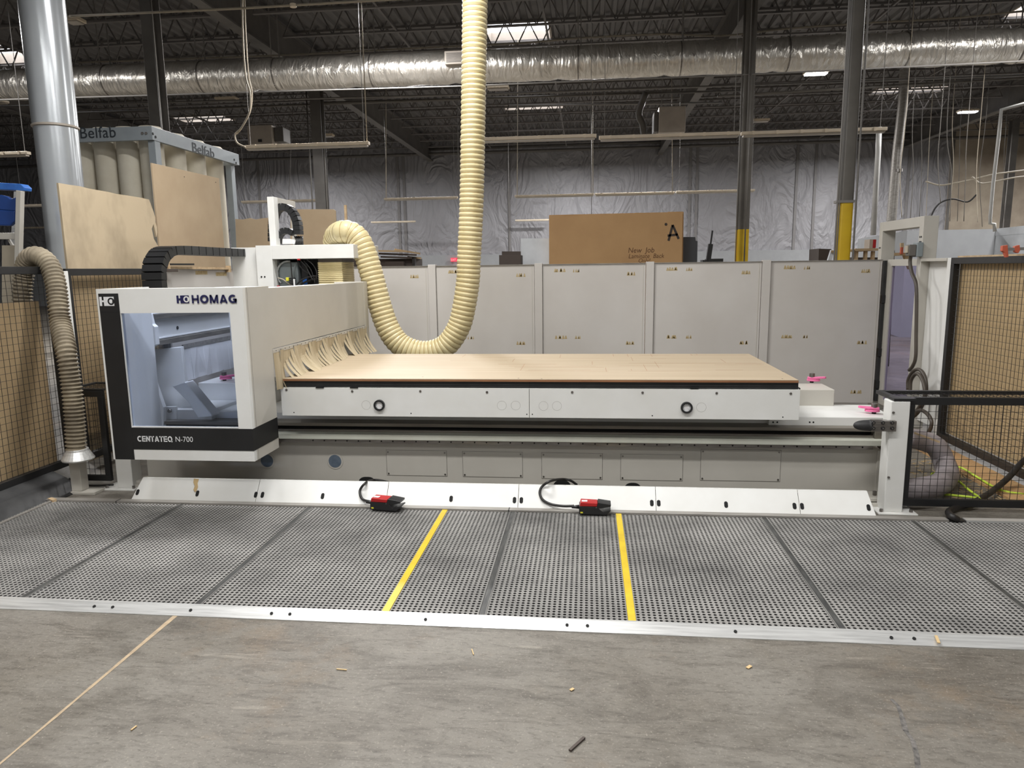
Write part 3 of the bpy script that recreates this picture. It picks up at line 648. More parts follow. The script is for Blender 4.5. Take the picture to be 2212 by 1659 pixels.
def chain(pts,wid,th,axis,name_p,pitch=.045):
    """links along pts; axis = width direction"""
    pts=resample(pts,pitch); ax=V(axis).normalized()
    for i,(a_,b_) in enumerate(zip(pts,pts[1:])):
        t=(b_-a_).normalized(); n=t.cross(ax).normalized()*th/2; a2=a_+t*.001; b2=b_-t*.002; w2=ax*wid/2*(1 if i%2 else .97)
        MB().hexa([a2-w2-n,a2+w2-n,a2+w2+n,a2-w2+n],[b2-w2-n,b2+w2-n,b2+w2+n,b2-w2+n]).build('chain_link',black,name_p)
ch1=thing('cable_chain','large curved black cable chain on the upright white frame','cable chain',(PY(620,500,ub).x,ub+.1,1.95))
P_=[PY(x,y,ub+.15) for x,y in ((590,522),(590,500),(592,470),(600,452),(614,447),(630,455),(641,475),(644,495),(645,512))]
chain(spline(P_,8),.10,.072,(0,1,0),ch1)
ch2=thing('cable_chain','smaller black cable chain arching low inside the upright frame','cable chain',(PY(610,515,ub).x,ub+.1,1.95))
P_=[PY(x,y,ub+.12) for x,y in ((599,526),(600,515),(606,504),(617,498),(628,500),(638,507))]
chain(spline(P_,8),.09,.06,(0,1,0),ch2)
cbk=thing('head_cables','black cable bundle dropping from the upright chain into the head','cables',PY(640,522,ub+.15))
for k in range(5):
    MB().tube([PY(637+k*4,511,ub+.15),PY(641+k*3,520,ub+.1),PY(638+k*4,530,ub+.1)],.010,6).build('cable',cab,cbk,smooth=True)
MB().prism([PY(x,y,ub+.02) for x,y in ((610,516),(626,516),(630,527),(610,527))],(0,.15,0)).build('cable_bracket',white,gt,.002)
# long chain running forward over the gantry
cx0,cx1=-3.60,-3.42
ch3=thing('cable_chain','long black cable chain running to the white head and bending down behind the hood','cable chain',(-3.5,5.6,1.5))
Xr=PY(530,545,7.03).x; Yb=PX(345,590,Xr).y; Xl=PY(301,590,Yb).x; cw=Xr-Xl; cxc=(Xl+Xr)/2; zt3=PY(520,537,6.95).z-.04
P_=[V((cxc,Yb+.06+dy,z)) for dy,z in ((.02,1.30),(0,1.50),(.0,zt3-.20),(.03,zt3-.12),(.10,zt3-.05),(.20,zt3-.01),(.40,zt3),(.8,zt3))]+[V((cxc,7.03,zt3)),V((cxc,7.1,zt3))]
chain(spline(P_,8),cw,.075,(1,0,0),ch3,.06)
# hood underside parts
MB().box(-3.0,-2.75,4.85,5.0,.30,.42).build('lower_bracket',black,gt,.01); MB().hexa([(-2.75,4.9,.33),(-2.35,4.9,.33),(-2.35,5.1,.33),(-2.75,5.1,.33)],[(-2.75,4.9,.42),(-2.30,4.9,.42),(-2.30,5.1,.42),(-2.75,5.1,.42)]).build('drive_housing',greybr,gt,.005)
# lettering on the hood
yl=HY-.0045
def T_(n_,s,px,py,h,M,sx=1,bold=0,sp=1,par=gt):
    p=PY(px,py,HY); return text(n_,s,h/ .729,M,par,(p.x,yl,p.z),ext=.0006,bold=bold,sx=sx,spacing=sp)
h1=hz(450,638)-hz(450,654.5)
h2=hz(350,941)-hz(350,953)
def letters(nm,word,x0,zb,H,M,w,track,sx=1):
    """sans capitals drawn as strokes of width w*H"""
    mb=MB(); x=x0; t=w*H
    def st(a_,b_): stroke(mb,(x+a_[0]*H*sx,yl,zb+a_[1]*H),(x+b_[0]*H*sx,yl,zb+b_[1]*H),t,.0015)
    def arc(cx,rx,a0,a1,n=22):
        v=[]; ri=t/2; h=w/2
        for k in range(n+1):
            a_=math.radians(a0+(a1-a0)*k/n)
            for q in (1,-1):
                v.append((x+(cx+(rx-h+q*h)*math.cos(a_))*H*sx,yl,zb+(.5+(.5-h+q*h+.01*q)*math.sin(a_))*H))
        m=len(v); v2=[(p[0],p[1]-.0015,p[2]) for p in v]; f=[]
        for k in range(n):
            i=2*k; f+=[(m+i,m+i+1,m+i+3,m+i+2),(i,i+2,m+i+2,m+i),(i+1,m+i+1,m+i+3,i+3)]
        mb.add(v+v2,f)
    h=w/2
    for ch in word:
        if ch=='H': W=.74; st((h,0),(h,1)); st((W-h,0),(W-h,1)); st((h,.5),(W-h,.5))
        elif ch=='O': W=.84; arc(.42,.42,0,360,32)
        elif ch=='Q': W=.84; arc(.42,.42,0,360,32); st((.50,.26),(.80,-.02))
        elif ch=='C': W=.76; arc(.42,.42,48,312)
        elif ch=='G': W=.82; arc(.42,.42,48,345); st((.44,.44),(.80,.44)); st((W-h-.01,.02),(W-h-.01,.5))
        elif ch=='M': W=.88; st((h,0),(h,1)); st((W-h,0),(W-h,1)); st((h+.02,.97),(W/2,.06)); st((W-h-.02,.97),(W/2,.06))
        elif ch=='N': W=.74; st((h,0),(h,1)); st((W-h,0),(W-h,1)); st((h+.02,.96),(W-h-.02,.04))
        elif ch=='A': W=.80; st((h*.9,0),(W/2-.01,.98)); st((W-h*.9,0),(W/2+.01,.98)); st((.2,.26),(W-.2,.26))
        elif ch=='E': W=.66; st((h,0),(h,1)); [st((h,q),(W,q)) for q in (h,.5,1-h)]
        elif ch=='T': W=.66; st((W/2,0),(W/2,1)); st((0,1-h),(W,1-h))
        x+=(W+track)*H*sx
    return mb.build(nm,M,gt),x
pa=PY(415.5,655,HY); letters('brand_lettering','HOMAG',pa.x,pa.z-.001,h1*1.10,navy,.215,.10,(PY(513,655,HY).x-pa.x)/(h1*1.10*(.74+.84+.88+.80+.82+.4)))
pa=PY(298.5,953.3,HY); letters('model_lettering','CENTATEQ',pa.x,pa.z,h2*1.0,wtxt,.19,.10,(PY(373.5,953,HY).x-pa.x)/(h2*(.76+.66+.74+.66+.80+.66+.66+.84+.7)))
T_('model_lettering','N-700',379.5,954,h2,wtxt,.93,-.0004,1.0)
def logo(px0,px1,pyt,pyb,M,Mbg):
    a=PY(px0,pyb,HY); b=PY(px1,pyt,HY); W=b.x-a.x; H=b.z-a.z; X=lambda u:a.x+u*W; Z=lambda v:a.z+v*H
    n=len(gt.children)
    l=MB().box(X(0),X(.16),yl,yl+.002,Z(0),Z(1)).box(X(.3),X(.46),yl,yl+.002,Z(0),Z(1)).box(X(.15),X(.31),yl,yl+.002,Z(.42),Z(.62)).box(X(.45),X(1),yl,yl+.002,Z(0),Z(1)).build('emblem',M,gt)
    cx,cz=X(.80),Z(.5); r=H*.40
    ring((cx,yl-.0002,cz),r,r*.42,-.0006,32).build('emblem_ring',Mbg,gt)
    MB().box(cx+r*.3,X(1)+.001,yl-.0012,yl+.001,cz-H*.12,cz+H*.12).build('emblem_gap',Mbg,gt)
    MB().disc((cx,yl-.0012,cz),(0,-.0004,0),r*.42,24).build('emblem_dot',M,gt)
logo(383,408,638,655,navy,white); logo(217,246,641,661,wtxt,black)
# ================================================================== POSTS AND MESH GUARDS
def post(label,x0,x1,y0,y1,h,foot):
    t=thing('guard_post',label,'post',((x0+x1)/2,(y0+y1)/2,0),'white guard posts')
    MB().box(x0,x1,y0,y1,0.008,h).build('column',white,t,.006)
    MB().box(*foot,0,.010).build('foot_plate',white,t,.002)
    for fx,fy in ((foot[1]-.03,foot[2]+.04),(foot[0]+.03,foot[2]+.04)): MB().disc((fx,fy,.010),(0,0,.02),.011,6).build('anchor_bolt',steel,t)
    return t
p1=post('white guard post at the right end of the machine',1.985,2.105,4.80,4.92,.763,(1.94,2.19,4.76,4.94))
for z in (.69,.25): MB().disc((2.0,4.80,z),(0,-.008,0),.008,8).build('bolt',steel,p1)
p2=post('white guard post at the left end of the machine under the hood',-3.63,-3.50,4.98,5.10,.72,(-3.74,-3.46,4.93,5.12))
# end stop: aluminium block with six screws and a black rubber cone
es=thing('end_stop','aluminium block with black rubber buffer bolted to the right post','buffer',(1.9,4.79,.6))
a=PY(1880,930,4.79); b=PY(1934,908,4.79)
MB().box(a.x,b.x,4.765,4.80,a.z,b.z).build('mounting_block',steel,es,.002)
for px in (1886.5,1907,1927):
    for py in (913,925):
        p=PY(px,py,4.765); MB().disc((p.x,4.765,p.z),(0,-.008,0),.012,14).build('cap_screw',black,es,.002); MB().disc((p.x,4.757,p.z),(0,-.0006,0),.006,6).build('socket',steel,es)
c=PY(1877,919,4.80); pts=[];rs=[]
for k in range(13):
    t=k/12; pts.append((c.x-.10*t,4.80,c.z)); rs.append(.036*math.sqrt(max(0,1-t**2.4))+.0006)
MB().tube([(c.x+.012,4.80,c.z),(c.x,4.80,c.z)]+pts,[.038,.038]+rs,18).build('rubber_cone',blackr,es,smooth=True)
MB().box(a.x+.02,2.0,4.80,4.86,a.z+.01,b.z-.01).build('bracket_arm',steel,es)
def wires(P0,U,W,nu,nw,r=.00125):
    """P0 origin, U,W span vectors"""
    P0=V(P0);U=V(U);W=V(W); mb=MB()
    for i in range(nu+1): a=P0+U*(i/nu); mb.bar(a,a+W,r*2)
    n=U.cross(W).normalized()*r*2
    for j in range(nw+1): a=P0+W*(j/nw)+n; mb.bar(a,a+U,r*2)
    return mb
def mesh_panel(name,label,P0,U,H,pitch,fw=.04,fd=.03,grp=None,inner=0):
    """vertical framed mesh panel: P0 bottom corner, U horizontal span, H height"""
    P0=V(P0);U=V(U);Z=V((0,0,H)); t=thing(name,label,'guard',P0+U*.5,grp); u=U.normalized(); n=u.cross(V((0,0,1)))
    def fb(a,b,nm):
        MB().hexa([a-n*fd/2-q,a+n*fd/2-q,a+n*fd/2+q,a-n*fd/2+q],[b-n*fd/2-q,b+n*fd/2-q,b+n*fd/2+q,b-n*fd/2+q]).build(nm,black,t,.002)
    q=V((0,0,fw/2)); fb(P0+q,P0+U+q,'frame_rail'); fb(P0+Z-q,P0+U+Z-q,'frame_rail')
    z=V((0,0,fw)); 
    for s in (0,1):
        a=P0+U*s+(u*fw/2 if s==0 else -u*fw/2); q=u*fw/2; fb(a+z,a+Z-z,'frame_stile')
    L=U.length-2*fw; h=H-2*fw
    wires(P0+u*fw+z,u*L,(0,0,h),max(2,int(L/pitch)),max(2,int(h/pitch))).build('wire_mesh',cab,t,kind='stuff'); return t
ga=PY(1957,1093,4.87); 
g1=mesh_panel('mesh_guard','low black mesh guard right of the white post, in front',(2.11,4.87,.035),(1.35,0,0),.745,.045,.05,.03)
# its mesh lid and back rail
MB().box(2.02,2.06,4.87,5.15,.755,.78).box(2.06,3.3,5.11,5.15,.755,.78).build('lid_frame',black,g1,.002)
MB().box(2.0,2.14,4.80,4.9,.764,.782).build('lid_corner',black,g1,.002)
wires((2.06,4.9,.77),(1.2,0,0),(0,.21,0),26,5).build('lid_mesh',cab,g1,kind='stuff')
gx0=PY(161,1040,5.03).x; gx1=PY(244,1045,5.03).x
g2=mesh_panel('mesh_guard','low black mesh guard beside the ribbed grey hose at left',(gx0,5.03,.05),(gx1-gx0,0,0),.715,.045,.045,.03)
MB().box(gx0,gx1,5.03,5.06,.765,.78).box(gx0,gx0+.03,5.06,5.35,.765,.78).box(gx0,gx1,5.35,5.38,.765,.78).build('lid_frame',black,g2,.002)
wires((gx0+.02,5.06,.772),(gx1-gx0-.04,0,0),(0,.29,0),7,6).build('lid_mesh',cab,g2,kind='stuff')
bl_=MB().tube(spline([PY(150,1034,5.0),PY(175,1046,4.98),PY(205,1049,4.98),PY(245,1047,5.0)],6),.008,8).build('black_cable',cab,None,smooth=True); tag(bl_,'thin black cable along the foot of the left mesh guard','cable')
# ================================================================== FENCES
FY=8.4; FX=3.27
fe=thing('panel_fence','long pale panel fence behind the machine','fence',(0,FY,0))
zt_=1.702
pxs=[705,937,1164,1402,1650,1897]; pX=[PY(x,700,FY).x for x in pxs]; step=(pX[4]-pX[1])/3
posts=[-4.12]+[v for v in (pX[1]-step*2,pX[1]-step) if v>-3.9]+pX[1:5]
for x in posts:
    MB().box(x-.045,x+.045,FY-.03,FY+.06,.0,zt_+.012).build('fence_post',fencep,fe,.003)
    MB().box(x+.046,x+.05,FY-.012,FY+.0,.1,zt_-.01).build('shadow_gap',alud,fe)
ends=posts+[pX[5]+.02]
ends[0]=ends[0]
for i in range(len(ends)-1):
    x0=ends[i]+.05; x1=ends[i+1]-.05 if i<len(ends)-2 else pX[5]
    pn=MB().box(x0,x1,FY,FY+.03,.08,zt_).build('fence_panel',fencep,fe,.002)
    MB().box(x0,x1,FY-.016,FY,zt_-.006,zt_).build('top_fold',alud,pn)
    MB().box(x1-.03,x1-.024,FY-.004,FY,.1,zt_-.01).build('folded_edge',cream,pn)
    W=x1-x0; rn=random.Random(i)
    for fx,fz,ww in ((.17,zt_-.06,.15),(.33,zt_-.065,.08),(.86,zt_-.11,.12),(.18,.86,.15),(.34,.86,.08),(.86,.79,.13),(.84,.10+.12,.14)):
        mb=MB(); cx=x0+W*fx; 
        for k in range(5):
            h=.012; fz_=fz-.012; xx=cx-ww/2+rn.uniform(0,.02)+ww*.16*k; mb.hexa([(xx,FY-.0015,fz-.034+rn.uniform(0,.010)),(xx+ww*.2,FY-.0015,fz-.034+rn.uniform(0,.010)),(xx+ww*.2,FY,fz-.034),(xx,FY,fz-.034)],[(xx+.01,FY-.0015,fz+rn.uniform(0,.012)),(xx+ww*.14,FY-.0015,fz+rn.uniform(0,.01)),(xx+ww*.14,FY,fz),(xx+.01,FY,fz)])
        mb.build('tape_residue',glue,pn,kind='stuff')
# door frame with tinted door in the right return of the fence
dr=thing('safety_door','pale tall door frame with violet window at the right fence corner','door frame',(FX,8,0))
Yl=PX(1901,481,FX).y; ztop=PX(1901,481,FX).z; Yr=PX(1997,466,FX).y
lw=PX(1988,500,FX).y-Yr
MB().box(FX,FX+.14,Yl-.09,Yl,0,ztop).build('door_post',cream,dr,.003); MB().box(FX,FX+.14,Yr,Yr+.09,0,ztop).build('door_post',cream,dr,.003)
MB().box(FX,FX+.14,Yr+.09,Yl-.09,ztop-.10,ztop-.001).build('head_rail',cream,dr,.003)
d0,d1=Yr+.10,Yl-.16
df=MB().box(FX+.05,FX+.09,d0,d0+.06,.08,1.70).box(FX+.05,FX+.09,d1-.10,d1,.08,1.70).box(FX+.05,FX+.09,d0+.06,d1-.10,1.63,1.70).box(FX+.05,FX+.09,d0+.06,d1-.10,.08,.14).build('door_leaf',cream,dr,.002)
MB().box(FX+.065,FX+.072,d0+.055,d1-.095,.135,1.635).build('door_window',glassv,dr)
MB().box(FX+.02,FX+.05,Yl-.15,Yl-.10,.1,1.69).build('rubber_edge_seal',blackr,dr,.002)
for z in (1.22,.62,.25): MB().box(FX+.01,FX+.05,Yl-.17,Yl-.10,z,z+.09).build('hinge',black,dr,.003)
for yy in (Yr+.03,Yr+.06): MB().disc((FX,yy,ztop-.2),(-.003,0,0),.009,10).build('hole',dkhole,dr)
for yy in (Yl-.03,Yl-.06): MB().disc((FX,yy,ztop-.28),(-.003,0,0),.009,10).build('hole',dkhole,dr)
MB().box(FX-.002,FX,Yr+.02,Yr+.07,ztop-.33,ztop-.24).build('dark_sticker',ltext,dr)
# plain white panel and post, then the framed mesh with board behind
wp=thing('corner_panel','narrow white sheet panel between door frame and mesh fence','panel',(FX,7.1,0))
ypost=PX(2056,560,FX).y
MB().box(FX+.08,FX+.11,ypost+.05,Yr-.005,.08,1.69).build('sheet',white,wp,.002)
MB().box(FX+.0,FX+.10,ypost-.02,ypost+.08,0,1.70).build('fence_post',white,wp,.004)
MB().box(FX-.01,FX+.12,ypost+.08,Yr-.005,1.672,1.70).build('top_fold',cream,wp,.002)
def side_fence(label,X,y0,y1,z0,z1,sgn,dark=True):
    t=mesh_panel('mesh_fence',label,(X,y1,z0),(0,y0-y1,0),z1-z0,.05,.055,.05); return t
rf=side_fence('tall black framed mesh fence at the right with tan board behind',FX,4.2,ypost-.04,.05,1.70,1)
rb=MB().box(FX+.05,FX+.062,4.3,ypost-.06,.10,1.655).build('backing_board',mat('tan_corrugated_board',(182,158,120),.75,rgb2=(162,138,100),scale=3,stretch=(1,30,.3)),None); tag(rb,'tan board fixed behind the right mesh fence','board')
rt=MB().box(FX+.03,FX+.075,4.2,ypost-.04,1.70,1.715).build('top_batten',wood,None); tag(rt,'thin wooden batten along the top of the right mesh fence','batten')
LX=-4.15
yc=PX(112,590,LX).y
lf=side_fence('tall black framed mesh fence at the left edge of the photo',LX,2.6,yc,.14,1.715,-1)
lb1=MB().box(LX-.10,LX-.085,2.6,PX(82,650,LX-.09).y,.14,PX(82,650,LX-.09).z).build('backing_board',ply,None); tag(lb1,'plywood sheet leaning behind the left mesh fence','board')
lf2=side_fence('tall black framed mesh fence behind the grey hose, further back',LX,yc+.12,PX(350,590,LX).y,.12,1.70,-1)
lb2=MB().box(LX-.08,LX-.065,yc+.125,PX(350,590,LX).y-.05,.3,1.655).build('backing_board',ply,None); tag(lb2,'brown board behind the mesh fence between hose and hood','board')
ym_=PX(352,590,LX).y
wl2=thing('corner_panel','pale sheet panel at left behind the cable chain and hood','panel',(LX,7.5,0))
MB().box(LX-.06,LX+.02,ym_+.02,ym_+.10,0,1.70).build('fence_post',fencep,wl2,.003)
pn=MB().box(LX-.03,LX,ym_+.10,FY-.05,.08,1.70).build('sheet',fencep,wl2,.002); MB().box(LX,LX+.016,ym_+.10,FY-.05,1.69,1.70).build('top_fold',alud,pn)
for q in ((435,589),(478,592)):
    p=PX(*q,LX); MB().box(LX,LX+.002,p.y-.12,p.y+.12,p.z-.02,p.z+.02).build('tape_residue',glue,pn)
cl3=thing('bar_clamp','pale wooden bar clamp lying on the left fence behind the cable chain','clamp',PX(400,578,LX))
MB().bar(PX(352,578,LX+.03),PX(494,580,LX+.03),.025).build('clamp_bar',wood,cl3); MB().bar(PX(358,566,LX+.05),PX(362,585,LX+.05),.05,.04).build('clamp_head',wood,cl3); MB().bar(PX(366,571,LX+.07),PX(418,571,LX+.07),.018).build('dark_rod',cab,cl3); MB().bar(PX(352,584,LX+.09),PX(382,584,LX+.09),.03).build('handle',dkbox,cl3,.004)
MB().bar(PX(493,574,LX+.03),PX(494,588,LX+.03),.05,.03).build('clamp_jaw',wood,cl3)
lp=thing('fence_post','white fence post just behind the dusty grey ribbed hose','post',(LX+.06,yc+.05,0)); MB().box(LX+.0,LX+.06,yc+.01,yc+.10,0,1.68).build('column',white,lp,.003); MB().box(LX-.02,LX+.12,yc-.03,yc+.13,0,.008).build('foot_plate',white,lp)
# black ramp at the foot of the left fence
rp=MB().prism([(-3.89,y_,z_) if 0 else (x_,2.4,z_) for x_,z_ in ((-3.885,.006),(-4.02,.10),(-4.12,.145),(-4.2,.145),(-4.2,0),(-3.885,0))],(0,PZ(177,1058,0).y-2.4,0)).build('floor_ramp',blackr,None,.004); tag(rp,'black sloped floor cover along the foot of the left fence','ramp')
wd=MB().box(-3.885,-3.86,2.4,4.66,0,.03).build('side_edge_rail',alud,None); tag(wd,'narrow aluminium rail between the black ramp and the mats','rail')
# ================================================================== HOSES AND DUCTS
HYc=7.15
hp=[(722,522),(729,508),(742,502),(758,504),(775,518),(788,545),(799,580),(810,620),(822,664),(838,708),(862,742),(897,759),(932,760),(966,744),(992,704),(1004,655),(1011,605),(1013,560)]
hpts=[PY(x,y,HYc) for x,y in hp]; hpts[0]=PY(722,528,7.35); hpts[1]=PY(727,510,7.28)
top=PY(1022,200,HYc); 
hpts+= [PY(1017,480,HYc),PY(1020,380,HYc),PY(1023,200,HYc),PY(1026,10,HYc),PY(1027,-120,HYc),V((PY(1028,-200,HYc).x,HYc,7.9))]
ht=thing('suction_hose','cream ribbed suction hose looping from the head up to the roof','hose',hpts[0])
hm=ribbed(spline(hpts,14),.122,.046,.010,22,4,(0,.75,1,.75))
ho=hm.build('hose_wall',hosec,ht,smooth=True)
rg=resample(spline(hpts,14),.0115)
# darker helical reinforcement seen in each valley
hm2=MB()
for i in range(0,len(rg)-1,4):
    a=rg[i]; t=(rg[i+1]-a).normalized(); hm2.tube([a-t*.0022,a+t*.0022],.1165,22,False)
hm2.build('reinforcing_ring',hosed,ht,kind='stuff',smooth=True)
gh=thing('dusty_hose','dusty grey-brown ribbed hose curving over the left fence corner','hose',(-3.8,4.9,.2))
gp=[PX(52,700,LX-.26),PX(48,640,LX-.25),PX(52,590,LX-.22),PX(62,560,LX-.14),PX(82,553,LX-.04),PX(106,572,LX+.06),PX(120,612,LX+.13),PX(126,660,LX+.17),PX(131,700,LX+.2)]
gp+=[PY(143,760,4.86),PY(154,830,4.84),PY(161,900,4.83),PY(165,975,4.82)]
gs=spline(gp,12)
ribbed(gs,.074,.029,.018,20,4,(0,.45,1,.45)).build('hose_wall',hoseg,gh,smooth=True)
hb=PY(167,972,4.82)
MB().tube([(hb.x,4.82,hb.z+.01),(hb.x,4.82,hb.z-.005),(hb.x+.0,4.82,hb.z-.065),(hb.x,4.82,hb.z-.075)],[.075,.078,.112,.108],28).build('metal_collar',alu,gh,.001)
st=MB().box(hb.x-.10,hb.x-.015,4.84,4.92,.02,hb.z-.075).build('hose_stand',cream,None,.004); tag(st,'pale stand post carrying the dusty hose collar','stand')
MB().box(hb.x-.12,hb.x+.10,4.82,4.94,0,.02).build('foot_plate',cream,st,.002)
# painted duct riser
dY=7.3; dcx=PY(134,400,dY).x
du=thing('duct_riser','thick shiny grey vertical duct at upper left','duct',(dcx,dY,0))
MB().tube([(dcx,dY,0),(dcx,dY,PY(120,272,dY).z)],.205,48).build('duct_pipe',pipeg,du,smooth=False)
MB().tube([(dcx,dY,PY(120,272,dY).z),(dcx,dY,7.95)],.212,48).build('duct_pipe',pipeg,du)
MB().tube([(dcx,dY,PY(120,275,dY).z-.015),(dcx,dY,PY(120,275,dY).z-.008),(dcx,dY,PY(120,275,dY).z+.008),(dcx,dY,PY(120,275,dY).z+.015)],[.21,.222,.222,.21],48).build('clamp_ring',unit,du)
for o in du.children: smooth_angle(o,40)
# foil wrapped overhead duct
DY=17.0
l0=PY(-60,181,DY); l1=PY(2290,89,DY); DRr=.355
z_l=PY(700,163,DY).z; z_r=PY(1800,118,DY).z
sl_=(PY(1800,113,DY).z-PY(600,160,DY).z)/(PY(1800,113,DY).x-PY(600,160,DY).x)
fd=thing('foil_duct','long foil-wrapped round duct hanging across the hall','duct',(0,DY,z_l))
def fdz(x): return PY(600,161,DY).z+sl_*(x-PY(600,161,DY).x)
mb=MB(); n=260; seg=36; xs_=[-22+44*i/n for i in range(n+1)]
for i,x in enumerate(xs_):
    jr=.012*noise.noise(V((x*1.7,0,3)))+(-.03 if i%14==0 else 0)
    for k in range(seg):
        a=2*math.pi*k/seg; r=DRr+jr+.014*noise.noise(V((x*4.2,math.cos(a)*1.6,math.sin(a)*1.6)))+.008*noise.noise(V((x*11,math.cos(a)*3,math.sin(a)*3)))
        mb.v.append((x,DY+r*math.cos(a),fdz(x)+r*math.sin(a)))
for i in range(n):
    for k in range(seg): a=i*seg+k; b=i*seg+(k+1)%seg; mb.f.append((a,a+seg,b+seg,b))
mb.build('foil_wrap',foil,fd,smooth=True)
for px in (235,440,600,806,1249,1468,1697,1950,2190):
    x=PY(px,160,DY).x; z=fdz(x)
    MB().tube([(x-.012,DY,z),(x+.012,DY,z)],DRr+.012,36).build('hanger_band',steel,fd)
    for s in (-1,1): MB().bar((x+.06*s*(s>0),DY+s*.3*(s<0),z+DRr),(x+.06*s*(s>0),DY+s*.3*(s<0),CEIL),.022).build('hanger_rod',rod,fd)
p=PY(985,130,DY-.3); MB().box(p.x-.22,p.x+.22,DY-.52,DY-.25,p.z-.14,p.z+.14).build('air_register',unit,fd,.01)
gl=MB(); 
for k in range(8): gl.box(p.x-.18,p.x+.18,DY-.528,DY-.52,p.z-.1+k*.026,p.z-.09+k*.026)
gl.build('register_louvre',cab,fd,kind='stuff')
# ================================================================== BAG FILTER
FBX=PY(327,272,9.0).x; fz=PY(327,272,9.0).z; fbz=PY(327,302,9.0).z; yb_=PX(516,338,FBX).y
bfm=thing('bag_filter','blue-grey framed bag filter with pale round cloth bags','dust filter',(FBX-1,9.6,0))
x_l=FBX-1.40
MB().box(x_l,FBX-.05,9.0,9.05,fbz,fz).build('top_rail',bframe,bfm,.003)
MB().box(FBX-.05,FBX,9.0,yb_,fbz,fz).build('top_rail',bframe,bfm,.003)
MB().box(x_l,FBX-.05,yb_-.05,yb_,fbz,fz).build('top_rail',bframe,bfm,.003)
for x,y in ((FBX-.05,9.05),(FBX-.12,yb_-.14),(x_l,9.05)): MB().box(x-.05,x+.045,y,y+.12,0,fbz).build('frame_post',bframe,bfm,.003)
MB().box(x_l+.06,x_l+.1,9.5,yb_-.3,1.2,fbz).build('interior_dark_sheet',cab,bfm)  # added black sheet giving the shaded interior between the bags
MB().box(x_l,FBX-.06,9.06,yb_-.06,.6,1.2).build('hopper',bframe,bfm,.01)
ny=4; dyb=(yb_-9.1-.1)/ny; R_=.152; nb=0
bagm=None
for i in range(5):
    for j in range(4):
        if i>3 or (i>1 and j>1): continue
        bx=FBX-.10-R_-i*.325; by=9.1+dyb*(j+.5)
        mb=MB(); mb.tube([(bx,by,1.2),(bx,by,fz-.05),(bx,by,fz+.03),(bx,by,fz+.06),(bx,by,fz+.075)],[R_,R_,R_*1.06,R_*.9,R_*.3],24); o=mb.build('filter_bag',bag,bfm); smooth_angle(o,50)
text('front_lettering','Belfab',.20,ltext,bfm,PY(172,299,8.995)-V((0,.0,0)),ext=.001,sx=1.0,spacing=1.05)
pp=PX(415,327,FBX+.003); text('side_lettering','Belfab',.19,ltext,bfm,(FBX+.004,pp.y,pp.z+.0),rot=(math.pi/2,0,math.pi/2),ext=.001,sx=1.35)
for px,py in ((308,288),(316,288)): p=PY(px,py,9.0); MB().disc((p.x,9.0,p.z),(0,-.01,0),.018,8).build('bolt',steel,bfm)
for px,py in ((330,289),(336,296),(506,345),(510,352)): p=PX(px,py,FBX); MB().disc((FBX,p.y,p.z),(.004,0,0),.018,8).build('bolt_hole',dkhole,bfm)
# ================================================================== BOARDS STANDING AROUND
def jag(a,b,n,amp,rn,d):
    return [a.lerp(b,k/n)+d*rn.uniform(-amp,amp) for k in range(n+1)]
rn=random.Random(11)
X1=-4.42; tl,tr=PX(126,395,X1),PX(322,431,X1)
poly=[V((X1,tl.y,0)),tl]+jag(tl,tr,10,.006,rn,V((0,0,1)))[1:-1]+[tr,V((X1,tr.y+.06,tr.z-.12))]+[V((X1,tr.y+.09+rn.uniform(-.02,.01),tr.z-.12-.05*k)) for k in range(1,6)]
zz0=PX(330,490,X1).z
poly+=[V((X1,tr.y+.04,zz0+.03)),V((X1,tr.y+.0,zz0-.02)),V((X1,tr.y+.02,zz0-.12)),V((X1,tr.y+.09,zz0-.2)),V((X1,tr.y+.1,0))]
o=MB().prism(poly,(-.018,0,0)).build('particle_board',mdfd,None); tag(o,'stained particle board with broken right edge behind the left fence','board')
X2=-4.40; tl,tr=PX(328,352,X2-.06),PX(473,385,X2-.06)
o=MB().prism([V((X2-.06,tl.y,0)),tl,tr,V((X2-.06,tr.y,0))],(-.018,0,0)).build('fibre_board',mdf,None,.001); tag(o,'clean tan fibre board standing in front of the cloth bags','board')
for px,py in ((398,382),(466,394)): p=PX(px,py,X2-.06); MB().disc((X2-.06,p.y,p.z),(.002,0,0),.006,8).build('hole',cab,o)
def upright(label,pl,Y,M,name='fibre_board',th=.02):
    pts=[PY(x,y,Y) for x,y in pl]
    for p in pts:
        if p.z<1.45: p.z=0
    o=MB().prism(pts,(0,th,0)).build(name,M,None,.001); return tag(o,label,'board')
upright('tan board with ragged top left of the upright white frame',[(508,640),(508,473),(525,474),(540,471),(552,474),(570,471),(600,469),(600,640)],9.3,mdf)
upright('tan board right of the upright black cable chain',[(610,640),(628,452),(720,452),(725,455),(729,640)],9.5,mdf)
q_=PY(746,443,8.7); stk=MB().bar((q_.x,8.7,0),q_,.028).build('wooden_stick',wood); tag(stk,'thin upright wooden stick behind the top of the cream hose','stick')
